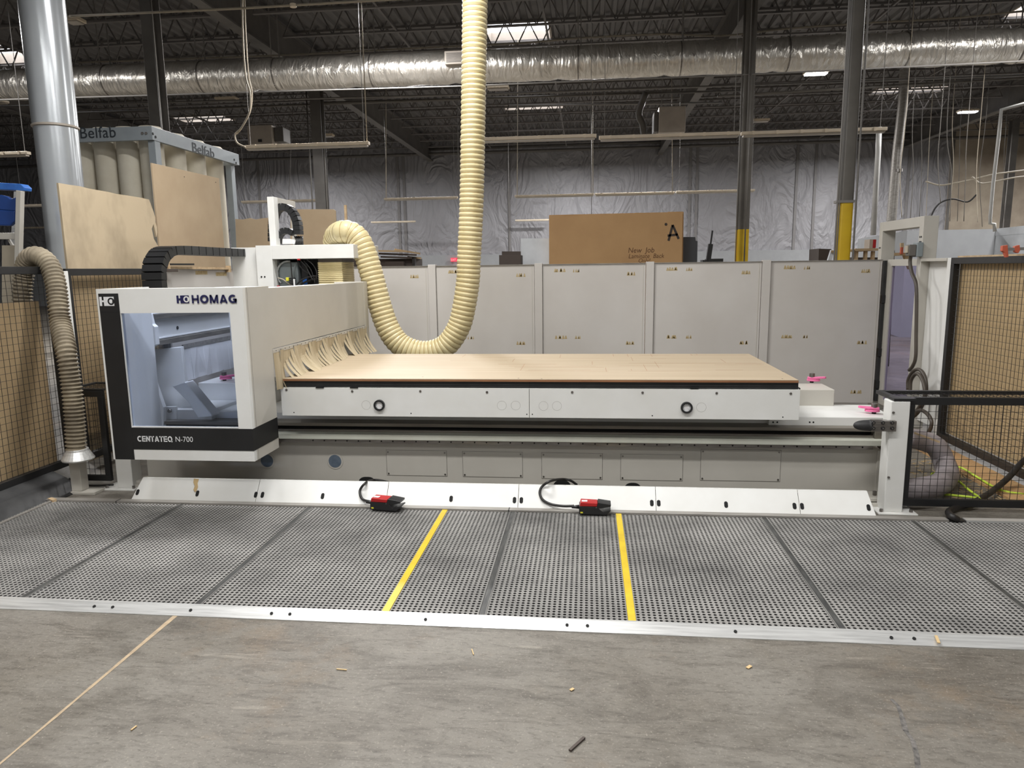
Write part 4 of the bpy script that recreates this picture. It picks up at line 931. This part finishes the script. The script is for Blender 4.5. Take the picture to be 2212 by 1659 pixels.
# big stack of cardboard sheets with marker writing
AY=10.5
cs_=thing('cardboard_stack','stack of big brown cardboard sheets marked with a black A','cardboard',PY(1330,640,AY))
base=[(1187,640),(1187,466),(1218,466),(1219,468),(1258,467),(1259,463.5),(1288,463),(1290,464.5),(1314,464),(1315,462),(1345,461.5),(1370,461),(1372,459.5),(1402,459.5),(1442,459),(1443,457.5),(1475,457),(1473,640)]
gz=lambda p:V((p.x,p.y,0 if p.z<1.45 else p.z))
MB().prism([gz(PY(x,y,AY)) for x,y in base],(0,.02,0)).build('front_sheet',card,cs_,.001)
for k,(dx0,dx1,dz,dy) in enumerate([(2,-4,-.0,.03),(-1,2,-1.5,.06),(1,-3,-.5,.09)]):
    MB().prism([gz(PY(x,y,AY+dy)) for x,y in ((1187+dx0,640),(1187+dx0,466+dz),(1475+dx1,459+dz),(1473+dx1,640))],(0,.02,0)).build('rear_sheet',card,cs_,.001)
pa=PY(1441,515,AY-.003)
A=MB(); 
for a,b in (((1444,520),(1453,486)),((1453,486),(1466,516)),((1442,509),(1464,506.5))): stroke(A,PY(*a,AY-.002),PY(*b,AY-.002),.032,.002)
A.disc(PY(1438.5,484.5,AY-.004),(0,-.002,0),.02,10); A.build('painted_letter',btxt,cs_)
for s,x,y,h,sh in (('New  Job',1356,546,.085,.15),('Laminate  Back',1357,558,.072,.2),('Only!',1378,567,.066,.25)):
    text('marker_writing',s,h*1.25,brtx,cs_,PY(x,y,AY-.004),ext=.0005,shear=sh,bold=-.0008,sx=.92)
upright('plain white board left of the brown cardboard sheets',[(1125,640),(1125,515),(1187,515),(1187,640)],10.7,whw,'white_board')
upright('dark brown box edge standing behind the fence, lower one',[(1078,640),(1078,551),(1125,551),(1125,640)],10.2,dkbox,'dark_board',.3)
upright('dark brown board just above the lower dark box',[(1084,640),(1084,543),(1126,543),(1126,640)],10.9,dkbox,'dark_board',.2)
upright('black board right of the brown cardboard sheets',[(1474,640),(1474,512),(1502,512),(1503,520),(1507,521),(1506,640)],10.8,dkgrey,'black_board')
bt=thing('tool_stand','black upright tool stand beside the far yellow column','tool',PY(1532,560,12))
MB().bar(PY(1528,575,12),PY(1535,527,12),.07,.08).build('stand_body',black,bt); MB().bar(PY(1535,527,12),PY(1539,498,12),.025).build('handle',black,bt); MB().box(PY(1529,560,12).x,PY(1560,560,12).x,11.9,12.3,PY(1540,575,12).z,PY(1540,559,12).z).build('tray',black,bt); q_=PY(1530,575,12); MB().box(q_.x-.1,q_.x+.1,11.95,12.2,0,q_.z+.1).build('stand_foot',black,bt)
# pile of sheets left of the vertical hose
rk_=thing('sheet_rack','rack of loose wooden sheets beyond the fence left of the hose','rack',PY(860,575,12))
for k,(a,b,dy) in enumerate([((815,540),(880,541),0),((852,537),(908,546),.2),((818,546),(900,549),.1),((822,553),(890,555),.15),((880,553),(910,556),.3)]):
    MB().hexa([PY(*a,12+dy),PY(*b,12+dy),PY(*b,12.8+dy),PY(*a,12.8+dy)],[q-V((0,0,.03)) for q in (PY(*a,12+dy),PY(*b,12+dy),PY(*b,12.8+dy),PY(*a,12.8+dy))]).build('sheet',wood if k in(0,1,4) else dkbox,rk_)
MB().box(PY(818,560,12.3).x,PY(895,560,12.3).x,12.3,12.9,1.3,PY(850,559,12.3).z).build('lower_pile',dkbox,rk_)
MB().box(PY(890,560,12.2).x,PY(896,560,12.2).x,12.2,12.28,0,PY(890,556,12.2).z).build('rack_post',black,rk_); MB().box(PY(832,566,12.1).x,PY(872,566,12.1).x,12.1,12.2,1.2,PY(850,565,12.1).z).build('brown_panel',dkbox,rk_)
bx_=upright('brown panel under the overhang of the head, beyond the fence',[(756,640),(756,558),(772,558),(772,640)],11.5,dkbox,'dark_board')
ex=thing('exit_sign','small red lit exit sign on the far wall','sign',PY(981,561,35.6)); p=PY(981,561,35.7)
MB().box(p.x-.16,p.x+.16,35.65,35.72,p.z-.09,p.z+.09).build('sign_box',mat('exit_red',(230,40,60),.5,emit=((255,40,70),1.2)),ex); text('sign_lettering','EXIT',.15,wtxt,ex,(p.x-.15,35.645,p.z-.055),sx=.85)
# ladder with blue top, left edge
ld=thing('step_ladder','pale step ladder with blue top cap and blue tray at the left edge','ladder',PX(20,800,-5.1))
LY=6.3
def L_(x,y,d=0): return PY(x,y,LY+d)
MB().bar(L_(38,650),L_(44,412),.05,.05).build('ladder_rail',cream,ld,.004)
MB().bar(L_(38,900),L_(38,650),.05,.05).build('ladder_rail',cream,ld,.004)
MB().bar(L_(28,540,.5),L_(36,415,.45),.035,.03).build('ladder_rail',alu,ld)
MB().bar(L_(-60,510),L_(38,510),.02,.06).build('ladder_step',cream,ld,.003)
MB().bar(L_(20,518,.03),L_(36,545,.03),.02).build('brace',cream,ld)
MB().prism([L_(-60,391),L_(44,397),L_(52,405),L_(51,412),L_(-60,407)],(0,.10,0)).build('top_cap',blue,ld,.006)
MB().prism([L_(-60,425),L_(2,421),L_(14,424),L_(22,430),L_(33,426),L_(36,446),L_(40,452),L_(38,456),L_(-60,448)],(0,.05,0)).build('tool_tray',blued,ld,.006)
MB().prism([L_(-60,448),L_(32,455),L_(30,478),L_(20,488),L_(-60,486)],(0,.05,0)).build('tray_bin',blued,ld,.01)
MB().prism([L_(4,900),L_(4,530),L_(34,530),L_(34,900)],(0,.05,0)).build('dusty_side_panel',wcab,ld)
# ================================================================== COLUMNS, PIPES, CEILING THINGS
def column(label,px0,px1,py,Y,M,wide=.2,yellow_py=None,cond=()):
    a=PY(px0,py,Y); b=PY(px1,py,Y); t=thing('steel_column',label,'column',((a.x+b.x)/2,Y,0),'steel roof columns'); w=b.x-a.x
    zy=PY((px0+px1)/2,yellow_py,Y).z if yellow_py else 0
    def I(z0,z1,M,nm): MB().box(a.x,b.x,Y,Y+.015,z0,z1).box(a.x,b.x,Y+wide-.015,Y+wide,z0,z1).box((a.x+b.x)/2-.01,(a.x+b.x)/2+.01,Y+.015,Y+wide-.015,z0,z1).build(nm,M,t,.002)
    if zy: I(0,zy,yellowp,'yellow_base')
    I(zy,CEIL-.98,M,'column_shaft')
    for dx,r,z0,z1 in cond:
        MB().tube([(a.x+dx,Y-.03,z0),(a.x+dx,Y-.03,z1)],r,8).build('conduit',colg,t,smooth=True)
    MB().box(a.x-.08,b.x+.08,Y-.06,Y+wide+.06,0,.03).build('base_plate',M,t)
    return t
cy=9.1; ca,cb_=PY(1818,430,cy),PY(1843,430,cy)
t=thing('steel_column','thick round-edged grey column with yellow base at right','column',((ca.x+cb_.x)/2,cy,0),'steel roof columns')
zy=PY(1830,436,cy).z; wX=.155
cxm=PY(1831,436,cy).x
def rr_col(z0,z1,M,nm):
    mb=MB(); r=.03; pts=[]
    for (sx_,sy_,a0) in ((1,1,0),(-1,1,90),(-1,-1,180),(1,-1,270)):
        for k in range(4): a_=math.radians(a0+30*k); pts.append(V((cxm+sx_*(.077-r)+r*math.cos(a_),cy+.08+sy_*(.077-r)+r*math.sin(a_),z0)))
    o=mb.prism(pts,(0,0,z1-z0)).build(nm,M,t); smooth_angle(o,40)
rr_col(0,zy,yellowp,'yellow_base'); rr_col(zy,CEIL-1,colg,'column_shaft')
for dx,r in ((-.115,.012),(-.092,.008),(.098,.012)): MB().tube([(cxm+dx,cy,0),(cxm+dx,cy,CEIL-1)],r,8).build('conduit',rod,t,smooth=True)
MB().box(cxm-.13,cxm+.08,cy-.01,cy+.1,zy-.01,zy+.02).build('strap',rod,t)
column('brown-grey column with yellow base left of the round-edged one, farther back',1598,1622,400,15.5,colg,.25,495,((.14,.014,0,7),(-.04,.01,0,7)))
column('dark column rising behind the cloth filter bags',322,348,250,12.65,cold,.25,None,((.24,.012,0,7),))
column('dark column with thin conduits above the tan boards',678,700,380,20.4,cold,.3,None,((-.08,.02,0,7),(.36,.02,0,7)))
column('dark far column by the concrete wall at right',2186,2200,300,30,cold,.3)
# hanging strip lamps (unlit)
def lamp(label,a,b,z=4.0,z2=None,dz=.09,wid=.12,lit_=False,grp='unlit hanging strip lamps',rods=True,zr=None):
    A_=PZ(*a,z); B_=PZ(*b,z if z2 is None else z2); B_.y=A_.y if abs(B_.y-A_.y)<1.2 else B_.y
    t=thing('strip_lamp',label,'lamp',(A_+B_)/2,grp); d=(B_-A_).normalized()
    MB().bar(A_,B_,wid,dz*.62).build('housing',fixt,t,.006)
    MB().bar(A_+d*.03-V((0,0,dz*.5)),B_-d*.03-V((0,0,dz*.5)),wid*.8,dz*.4).build('diffuser',lit if lit_ else lens,t,.01)
    L=(B_-A_).length
    if rods:
        for s in (.04,.96):
            q=A_+d*L*s; MB().bar(q+V((0,0,dz*.3)),V((q.x,q.y,CEIL+.06)),.009).build('hanger_wire',rod,t)
        for k in range(6):
            q=A_+d*(L*(k+.5)/6); MB().box(q.x-.02,q.x+.02,q.y-wid/2-.006,q.y+wid/2+.006,q.z-dz*.35,q.z+dz*.35).build('clip',fixt,t)
    return t
lamp('unlit strip lamp hanging alone above the tall white frame',(531,318),(804,313))
lamp('unlit strip lamp behind the vertical cream hose, left of its row',(995,303),(1288,300))
lamp('middle unlit strip lamp in the near row right of the hose',(1294,298),(1596,290))
lamp('right unlit strip lamp in the near row, ending by the thick column',(1601,289),(1912,280))
lamp('unlit strip lamp at the left edge behind the thick duct',(-140,337),(75,333))
lamp('left unlit strip lamp of the far row over the brown cardboard',(1112,424),(1283,420))
lamp('middle unlit strip lamp of the far row over the brown cardboard',(1285,420),(1458,415))
lamp('right unlit strip lamp of the far row crossing the far column',(1460,415),(1630,411))
lamp('far unlit strip lamp just left of the hose',(830,430),(992,428))
lamp('far unlit strip lamp crossing the dark conduit column',(522,436),(712,433))
lamp('small far strip lamp below and left of the hose lamp',(802,480),(905,480))
lamp('tiny far strip lamp right of the hose',(1113,476),(1186,475))
lamp('far strip lamp between the duct and ladder, upper one',(44,444),(150,444))
lamp('far strip lamp between the duct and ladder, lower one',(50,492),(150,492))
for lab,a,b,l_ in (('unlit ceiling lamp right of the thick duct top',(146,44),(184,46),0),('unlit ceiling lamp below the foil duct, right of the dark column',(468,214),(518,215),0),('unlit ceiling lamp just right of the hose under the duct',(1053,190),(1101,191),0),('small unlit ceiling lamp right of the conduit column',(698,292),(724,293),0),('unlit ceiling lamp at left edge under the foil duct',(-20,220),(24,222),0),('unlit ceiling lamp right of the far column',(1624,260),(1660,260),0),('bright lit ceiling lamp under the foil duct left of the thick column',(1737,157),(1787,156),1),('bright lit ceiling lamp at right above the hanging wires',(2070,240),(2113,238),1)):
    lamp(lab,a,b,7.0,None,.10,.3,bool(l_),'high ceiling lamps')
# pipes and conduits high up
def pipe(label,pts,r,M,cat='pipe',name='overhead_pipe',seg=8,grp=None):
    o=MB().tube(pts,r,seg).build(name,M,None,smooth=True); return tag(o,label,cat,grp)
pipe('thin pale sprinkler pipe just under the foil duct',[PY(-60,217,15.5),PY(1000,186,15.5),PY(1640,160,15.5),PY(2290,128,15.5)],.015,rod)
pipe('second thin grey pipe below the sprinkler pipe',[PY(-60,232,19),PY(1100,202,19),PY(2290,160,19)],.025,rod)
pipe('pale wavy conduit hung above the foil duct',spline([PY(170,135,17.2),PY(400,127,17.2),PY(640,118,17.2),PY(900,104,17.2),PY(1110,94,17.2),PY(1260,82,17.2),PY(1420,74,17.2),PY(1560,77,17.2),PY(1700,62,17.2),PY(1900,48,17.2),PY(2050,40,17.2),PY(2212,24,17.2)],5),.02,wcab,'conduit')
pipe('straight pipe crossing the roof at top left',[PY(150,35,11),PY(520,18,11),PY(1000,-10,11)],.018,wcab)
sdt=thing('smoke_detector','small round sensor on the pipe at top left','sensor',PY(633,8,11)); p=PY(633,8,11); MB().disc(p,(0,0,-.05),.05,16).build('sensor_body',fixt,sdt,.006)
for k,(x0,y0,x1,y1,Y) in enumerate([(150,244,1080,212,21),(700,222,1600,196,20.4),(1100,228,1560,222,21.5),(1550,208,2212,168,17.9)]):
    pipe(['dark pipe run deep in the roof at left','dark pipe run deep in the roof at centre','short grey pipe run deep in the roof','dark pipe run deep in the roof at right'][k],[PY(x0,y0,Y),PY(x1,y1,Y)],.03,rod if k==2 else colg)
pipe('long dark pipe low on the far wall',[V((PY(925,341,35.6).x,35.6,7.5)),V((PY(2040,310,35.6).x,35.6,7.5))],.06,cold)
pipe('white vertical drop pipe right of the thick column',[PY(1899,275,14),PY(1897,330,14),PY(1886,508,14)],.05,whitep)
pipe('white pipe coming down at far right with an elbow',[V((PY(2290,200,13).x,13,CEIL-.06)),PY(2290,200,13),PY(2212,224,13),PY(2163,237,13),PY(2158,290,13),PY(2145,400,13),PY(2139,470,13),PY(2139,483,13),PY(2148,484,13),PY(2149,500,13)],.028,whitep)
ds=thing('round_duct','tilted round sheet-metal duct hanging right of the thick column','duct',PY(1935,400,22)); smooth_angle(MB().tube([V((PY(1950,200,22).x,22,CEIL-.01)),PY(1950,225,22),PY(1946,262,22),PY(1938,330,22),PY(1932,400,22),PY(1925,480,22)],.13,20).build('duct_pipe',alud,ds),50)
smooth_angle(MB().tube([PY(1937,366,22),PY(1937,372,22)],.15,20).build('clamp_ring',steel,ds),50)
rnw=random.Random(21)
wl_=['hanging wire %s']
wx=[(1956,262,1948,470),(1972,250,1966,480),(1992,250,1986,470),(2010,268,2000,476),(2033,250,2032,440),(2046,262,2052,478),(2058,245,2050,470),(2076,250,2068,478),(2090,280,2082,478),(2118,260,2112,480),(2130,255,2122,490),(2172,290,2170,480)]
for k,(xa_,ya,xb_,yb2) in enumerate(wx):
    Y=16+1.5*(k%4); a=PY(xa_,ya,Y); b=PY(xb_,yb2,Y); a2=V((a.x,a.y,CEIL-.05)); mid=a.lerp(b,.5)+V((rnw.uniform(-.1,.1),0,0))
    wn=['leftmost','second','third','fourth','fifth','sixth','seventh','eighth','ninth','tenth','eleventh','rightmost']
    pipe(wn[k]+' thin wire from the left hanging before the concrete wall',spline([a2,a,mid,b],6),.008,wcab if k%3==0 else colg,'wire','hanging_wire',5,'wires hanging by the concrete wall')
for k,c in enumerate([[(2000,392),(2030,400),(2060,396),(2100,388),(2140,378),(2180,372),(2230,366)],[(2010,470),(2020,450),(2035,436),(2060,430),(2090,436),(2110,420)],[(2100,382),(2118,396),(2150,392),(2190,384),(2230,380)]]):
    pipe(['slack pale cable sagging across the concrete wall','dark tangled cable at the foot of the hanging wires','second slack cable below the first on the concrete wall'][k],spline([PY(x,y,20) for x,y in c],6),.02,wcab if k!=1 else cab,'cable','slack_cable',6)
pc=[(524,-20),(524,60),(530,160),(540,200),(539,240),(522,275),(508,290),(512,308),(530,318)]
pipe('pale power cord dropping to the lone strip lamp',spline([PY(x,y,13.2) for x,y in pc],8),.016,wcab,'cord','power_cord')
pipe('second power cord looping beside the first',spline([PY(x+4+3*math.sin(i),y,13.25) for i,(x,y) in enumerate(pc[:7])],8),.012,wcab,'cord','power_cord')
for k,(x0,x1,yy,Y) in enumerate([(780,793,306,13.4),(830,834,428,21),(1118,1117,424,21),(1280,1281,420,21.6),(1452,1453,416,21.6),(1278,1278,560,24),(1095,1100,640,26),(622,622,470,26),(985,990,428,21)]):
    pipe(['cord dropping to the right end of the lone strip lamp','thin cord dropping to the left end of the far lamp near the hose','thin cord at the left end of the far lamp row','cord at the first joint of the far lamp row','cord at the second joint of the far lamp row','dark sprinkler drop behind the brown cardboard','dark vertical line right of the cream hose on the far wall','dark vertical line left of the conduit column on the far wall','thin cord just left of the vertical cream hose'][k],[V((PY(x0,0,Y).x,Y,CEIL+.06)),PY(x1,yy,Y)],.010,wcab if k<5 else cold,'cord','drop_cord',5,'drop cords from the roof')
# unit heaters
uh=thing('unit_heater','beige unit heater behind the lone strip lamp','heater',PY(560,290,22)); a=PY(536,312,22); b=PY(586,269,22); MB().box(a.x,b.x,22,22.9,a.z,b.z).build('casing',unit,uh,.02); MB().box(b.x,b.x+.3,22.15,22.7,a.z+.08,b.z-.05).build('side_vent',cold,uh,.02)
p=PY(562,304,22); MB().box(p.x-.06,p.x+.06,21.98,22.0,p.z-.04,p.z+.04).build('badge',cab,uh)
for x in (a.x+.1,b.x-.1): MB().bar((x,22.4,b.z),(x,22.4,CEIL),.02).build('hanger_rod',rod,uh)
uh=thing('unit_heater','square pale unit heater above the near lamp row at right','heater',PY(1452,260,20)); a=PY(1423,287,20); b=PY(1482,228,20); MB().box(a.x,b.x,20,20.8,a.z,b.z).build('casing',unit,uh,.02)
MB().box(a.x-.12,a.x,20.1,20.7,a.z+.05,b.z-.1).build('side_vent',cold,uh,.02); MB().tube(spline([PY(1392,300,20.3),PY(1388,270,20.3),PY(1380,245,20.3),PY(1395,200,20.3)],5),.09,10).build('flue',colg,uh,smooth=True)
for x in (a.x+.1,b.x-.1): MB().bar((x,20.4,b.z),(x,20.4,CEIL),.02).build('hanger_rod',rod,uh)
# ================================================================== RIGHT BACKGROUND
gb2=thing('drywall_room','grey and white drywall room at the far right','partition',PY(2050,600,17))
a=PY(1853,516,20); b=PY(1935,508,20)
MB().prism([V((PY(1853,516,22).x,22,0)),V((PY(1960,500,17).x,17,0)),V((PY(2152,500,17).x,17,0)),V((PY(2152,500,17).x,22,0))],(0,0,PY(1960,498,17).z)).build('grey_walls',greyw,gb2)
b=PY(2152,498,17); e=PY(2300,480,14.5)
MB().prism([V((b.x,17,0)),V((e.x,14.5,0)),V((e.x+1,16,0)),V((b.x+.2,18,0))],(0,0,b.z+.0)).build('white_wall',whw,gb2)
MB().prism([V((b.x-.02,16.95,b.z-.12)),V((e.x,14.45,b.z-.12)),V((e.x+1,16,b.z-.12)),V((b.x+.2,18,b.z-.12))],(0,0,.16)).build('cornice',whw,gb2)
wt_=thing('work_table','rough wooden work table beyond the fence at right','table',PY(1860,560,11))
MB().hexa([PY(1795,541,11),PY(1846,539,11),PY(1846,539,11.6),PY(1795,541,11.6)],[q-V((0,0,.03)) for q in (PY(1795,541,11),PY(1846,539,11),PY(1846,539,11.6),PY(1795,541,11.6))]).build('plank',wood,wt_)
MB().box(PY(1847,540,11).x,PY(1898,540,11).x,11,11.9,PY(1850,542,11).z,PY(1850,537,11).z).build('table_top',wood,wt_)
for px in (1852,1872,1888): MB().box(PY(px-3,550,11.1).x,PY(px+2,550,11.1).x,11.1,11.18,0,PY(px,542,11).z).build('leg',wood,wt_)
MB().bar(PY(1798,541,11.1),PY(1790,566,11.1),.05).build('leg',whw,wt_); MB().box(PY(1920,549,11).x,PY(1962,549,11).x,11,11.4,PY(1940,552,11).z,PY(1940,546,11).z).build('plank',wood,wt_); MB().bar(PY(1955,550,11.1),PY(1966,580,11.1),.06).build('leg',wood,wt_); MB().bar(PY(1905,552,11.1),PY(1905,580,11.1),.06).build('leg',wood,wt_)
bx=thing('small_box','small grey box with red label on the work table','box',PY(1885,538,11.3)); MB().box(PY(1878,530,11.3).x,PY(1891,530,11.3).x,11.3,11.5,PY(1885,537,11.3).z,PY(1885,517,11.3).z).build('box_body',unit,bx); p=PY(1888,525,11.29); MB().box(p.x-.012,p.x+.03,11.29,11.3,p.z-.07,p.z+.05).build('red_label',red,bx)
cl_=thing('bar_clamp','orange clamp gripping the plank end beyond the fence','clamp',PY(1948,540,10.9)); MB().bar(PY(1948,525,10.98),PY(1948,534,10.98),.04).build('clamp_bar',wood,cl_); MB().bar(PY(1948,534,10.98),PY(1947,549,10.98),.03,.04).build('clamp_jaw',hook,cl_)
c2=thing('bar_clamp','orange bar clamp fixed on top of the right mesh fence','clamp',PY(2190,545,5.9))
Yk=5.85; MB().bar(PY(2168,539,Yk),PY(2240,536,Yk),.018,.022).build('clamp_bar',rod,c2); MB().prism([PY(x,y,Yk-.01) for x,y in ((2166,531),(2177,529),(2178,545),(2179,555),(2174,556),(2170,545),(2165,542))],(0,.03,0)).build('clamp_jaw',hook,c2,.002); MB().prism([PY(x,y,Yk-.01) for x,y in ((2193,532),(2203,529),(2204,541),(2200,547),(2194,545),(2191,538))],(0,.03,0)).build('clamp_jaw',hook,c2,.002)
upright('low dark brown crate beyond the fence left of the work table',[(1769,620),(1769,537),(1796,538),(1796,620)],12,dkbox,'dark_crate',.5)
upright('dark box seen under the work table beyond the fence',[(1840,620),(1840,556),(1900,556),(1900,620)],12.2,dkbox,'dark_crate',.5)
upright('dark brown crate seen through the door frame',[(1919,620),(1919,541),(1933,541),(1933,620)],12.1,dkbox,'dark_crate',.4)
# ================================================================== RIGHT CORNER CABLES
sw=thing('switch_box','grey switch box with cable on the door frame','switch',PX(1975,535,FX)); p=PX(1991,537,FX)
MB().box(FX-.06,FX,p.y-.04,p.y+.06,p.z-.08,p.z+.06).build('switch_body',greypl,sw,.008); MB().box(FX-.13,FX-.06,p.y-.03,p.y+.05,p.z-.07,p.z+.04).build('plug',colg,sw,.008); MB().box(FX-.145,FX-.13,p.y-.02,p.y+.04,p.z-.04,p.z+.03).build('plug_cap',wcab,sw,.004)
cc_=[(1971,546),(1967,556),(1966,570),(1970,590),(1978,610),(1980,640),(1979,720),(1978,770),(1972,790),(1964,800)]
cx_=pipe('brown-grey cable running down the door frame',spline([PX(x,y,FX-.08) for x,y in cc_],6),.017,brcab,'cable','heavy_cable')
for k,c in enumerate([[(1961,842),(1962,820),(1972,803),(1984,798),(1994,806),(2000,824),(2000,850),(1990,880),(1976,898),(1962,905)],[(1966,846),(1968,822),(1978,808),(1988,812),(1996,832),(1997,856),(1988,876),(1978,890)],[(1978,890),(1990,886),(2004,895),(2012,910),(2010,925),(2002,940)]]):
    pipe(['outer loop of the coiled brown-grey cable behind the mesh guard','inner loop of the coiled brown-grey cable behind the mesh guard','short cable tail with tie hanging behind the mesh guard'][k],spline([PX(x,y,FX-.12-.03*k) for x,y in c],6),.017,brcab,'cable','coiled_cable')
big=[PZ(1950,945,.35),PZ(1985,950,.3),PZ(2022,965,.24),PZ(2040,1000,.12),PZ(2046,1025,.1),PZ(2030,1045,.1),PZ(1990,1055,.1),PZ(1930,1062,.1)]
o=MB().tube(resample(spline(big,10),.03),.078,20).build('floor_hose',mat('grey_fabric_hose',(152,144,146),.7,rgb2=(132,126,128),scale=8),None,smooth=True); tag(o,'thick grey fabric hose curving on the floor behind the mesh guard','hose')
wi=[PZ(1925,1000,.3),PZ(1927,1030,.18),PZ(1924,1075,.1)]
lc=[(2260,1020),(2212,1068),(2160,1058),(2110,1030),(2080,1012),(2062,1008),(2045,1014),(2028,1026),(2013,1028),(2016,1022),(2040,1024),(2066,1036),(2090,1056),(2116,1076),(2100,1074),(2060,1070),(2040,1068)]
pipe('lime green cord looped on the floor behind the mesh guard',spline([PZ(x,y,.02+.03*math.sin(k*.4)**2) for k,(x,y) in enumerate(lc[1:])],6),.0085,green,'cord','lime_cord')
bc=[PZ(2260,960,.25),PZ(2212,995,.18),PZ(2180,1030,.09),PZ(2150,1056,.05),PZ(2122,1075,.04),PZ(2095,1088,.03),PZ(2062,1098,.03),PZ(2049,1106,.04),PZ(2056,1115,.06),PZ(2068,1122,.04)]
pipe('thick black cable running under the mesh guard to the rail gap',spline(bc,8),.021,cab,'cable','black_cable',12)
bp_=MB().box(PZ(2044,1119,.034).x+.002,PZ(2085,1122,.034).x-.002,ym1+.001,ym1+.055,0,.03).build('cable_bridge',black); tag(bp_,'small black bridge plate where the cable crosses the rail','plate')
fb=MB().box(2.95,3.22,4.9,7.0,0,.02).build('floor_board',card); tag(fb,'brown board strip lying along the foot of the right fence','board')
rn=random.Random(2); dd=MB()
for k in range(260):
    p=V((rn.uniform(2.55,3.2),rn.uniform(5.0,6.2),.002 if k%2 else .021)); a_=rn.uniform(0,3.14); d_=V((math.cos(a_),math.sin(a_),0))*rn.uniform(.008,.03); dd.bar(p-d_,p+d_,.004,.003)
o=dd.build('wood_shavings',sdust,None); tag(o,'scattered wood shavings behind the right mesh guard','shavings',kind='stuff')
o=MB().bar(PZ(1975,935,.5),PZ(2030,955,.45),.012).build('wood_sliver',wood); tag(o,'thin wood sliver lying on the grey floor hose','sliver')
# ================================================================== FOOT PEDALS
for k,(px0,px1,pyb,lab) in enumerate([(803,872,1099,'red and black foot pedal on the rail, left one'),(1251,1319,1105,'red and black foot pedal on the rail, right one')]):
    t=thing('foot_pedal',lab,'pedal',(PZ(px0,pyb,.034).x,ym1,.034),'foot pedals on the rear rail')
    x0=PZ(px0,pyb,.036).x; L=PZ(px1,pyb,.036).x-x0; y0=ym1-.055; z0_=.035
    if k==0:
        sh=-.10
    F=lambda u,v:(x0+L*u,y0,z0_+v)
    MB().prism([F(0,0),F(.86,0),F(1,.028),F(.98,.034),F(.75,.02),F(.66,.034),F(.6,.052),F(0,.055)],(0,.10,0)).build('pedal_base',black,t,.002)
    MB().prism([F(.02,.0555),F(.56,.0555),F(.58,.078),F(.05,.082)],(0,.085,0)).build('red_cover',red,t,.003)
    MB().prism([F(.54,.052),F(.60,.082),F(1.0,.070),F(.99,.056),F(.80,.048),F(.66,.042)],(0,.09,0)).build('treadle',black,t,.002)
    MB().box(x0+L*.04,x0+L*.12,y0-.0015,y0,z0_+.008,z0_+.018).build('yellow_mark',ylab,t)
    MB().box(x0+L*.08,x0+L*.26,y0+.02,y0+.05,z0_+.082,z0_+.0835).build('white_mark',wtape,t)
    MB().disc((x0+L*.54,y0,z0_+.05),(0,-.003,0),.004,8).build('pivot',steel,t)
    MB().tube([(x0,y0+.05,z0_+.035),(x0-.05,y0+.05,z0_+.033)],[.014,.009],10).build('cable_gland',black,t,smooth=True)
    if k==0: t.rotation_euler=(0,0,-.12)
def onsk(x,y,off):
    d=ray(x,y); p0=skp(0,0)+nrm*off; t=(p0-V((0,0,CH))).dot(nrm)/d.dot(nrm); return V((0,0,CH))+d*t
x0=PZ(803,1092,.06)
pipe('black cable looping from the cable opening to the left pedal',spline([PY(840,1042,5.05),PY(822,1038,5.03),PY(805,1037,5.0),onsk(790,1043,.02),onsk(778,1058,.015),onsk(779,1072,.015),onsk(786,1080,.015),PZ(798,1083,.065),PZ(806,1084,.066)],8),.009,cab,'cable','pedal_cable',10)
pipe('black cable making a wide loop to the right pedal',spline([PY(1246,1047,5.03),PY(1232,1038,5.0),PY(1213,1035,4.97),onsk(1190,1039,.03),onsk(1172,1050,.02),onsk(1166,1064,.015),onsk(1172,1079,.015),onsk(1190,1089,.015),PZ(1215,1093,.062),PZ(1240,1093,.066)],8),.009,cab,'cable','pedal_cable',10)
# ================================================================== CHIPS ON THE FLOOR
for k,(x0,y0,x1,y1,w_) in enumerate([(727,1445,749,1447,.0025),(1019,1402,1023,1414,.0022),(1232,1491,1239,1487,.006),(1614,1443,1622,1438,.007),(988,1530,991,1546,.0),(283,1577,295,1568,.003)]):
    if w_==0: continue
    o=MB().bar(PZ(x0,y0,.004),PZ(x1,y1,.004),w_*2,.003).build('wood_chip',chipm); tag(o,['pale curved wood chip left on the bare floor','pale chip just below the front rail, near centre','small pale chip near the floor centre','pale chip on the floor right of centre','','pale chip near the floor joint at left'][k],'chip','wood chips on the concrete')
o=MB().bar(PZ(1231,1621,.005),PZ(1262,1593,.005),.010,.006).build('wood_sliver',dkbox); tag(o,'brown stick lying on the floor near the bottom edge','stick')
o=MB().bar(PZ(2022,1373,.03),PZ(2028,1389,.02),.012,.004).build('wood_chip',chipm); tag(o,'pale chip lying on the front rail at right','chip','wood chips on the concrete')
o=MB().bar(PZ(108,1078,.03),PZ(118,1082,.03),.03,.02).build('brown_scrap',wood); tag(o,'small brown scrap at the corner of the mats and ramp','scrap')
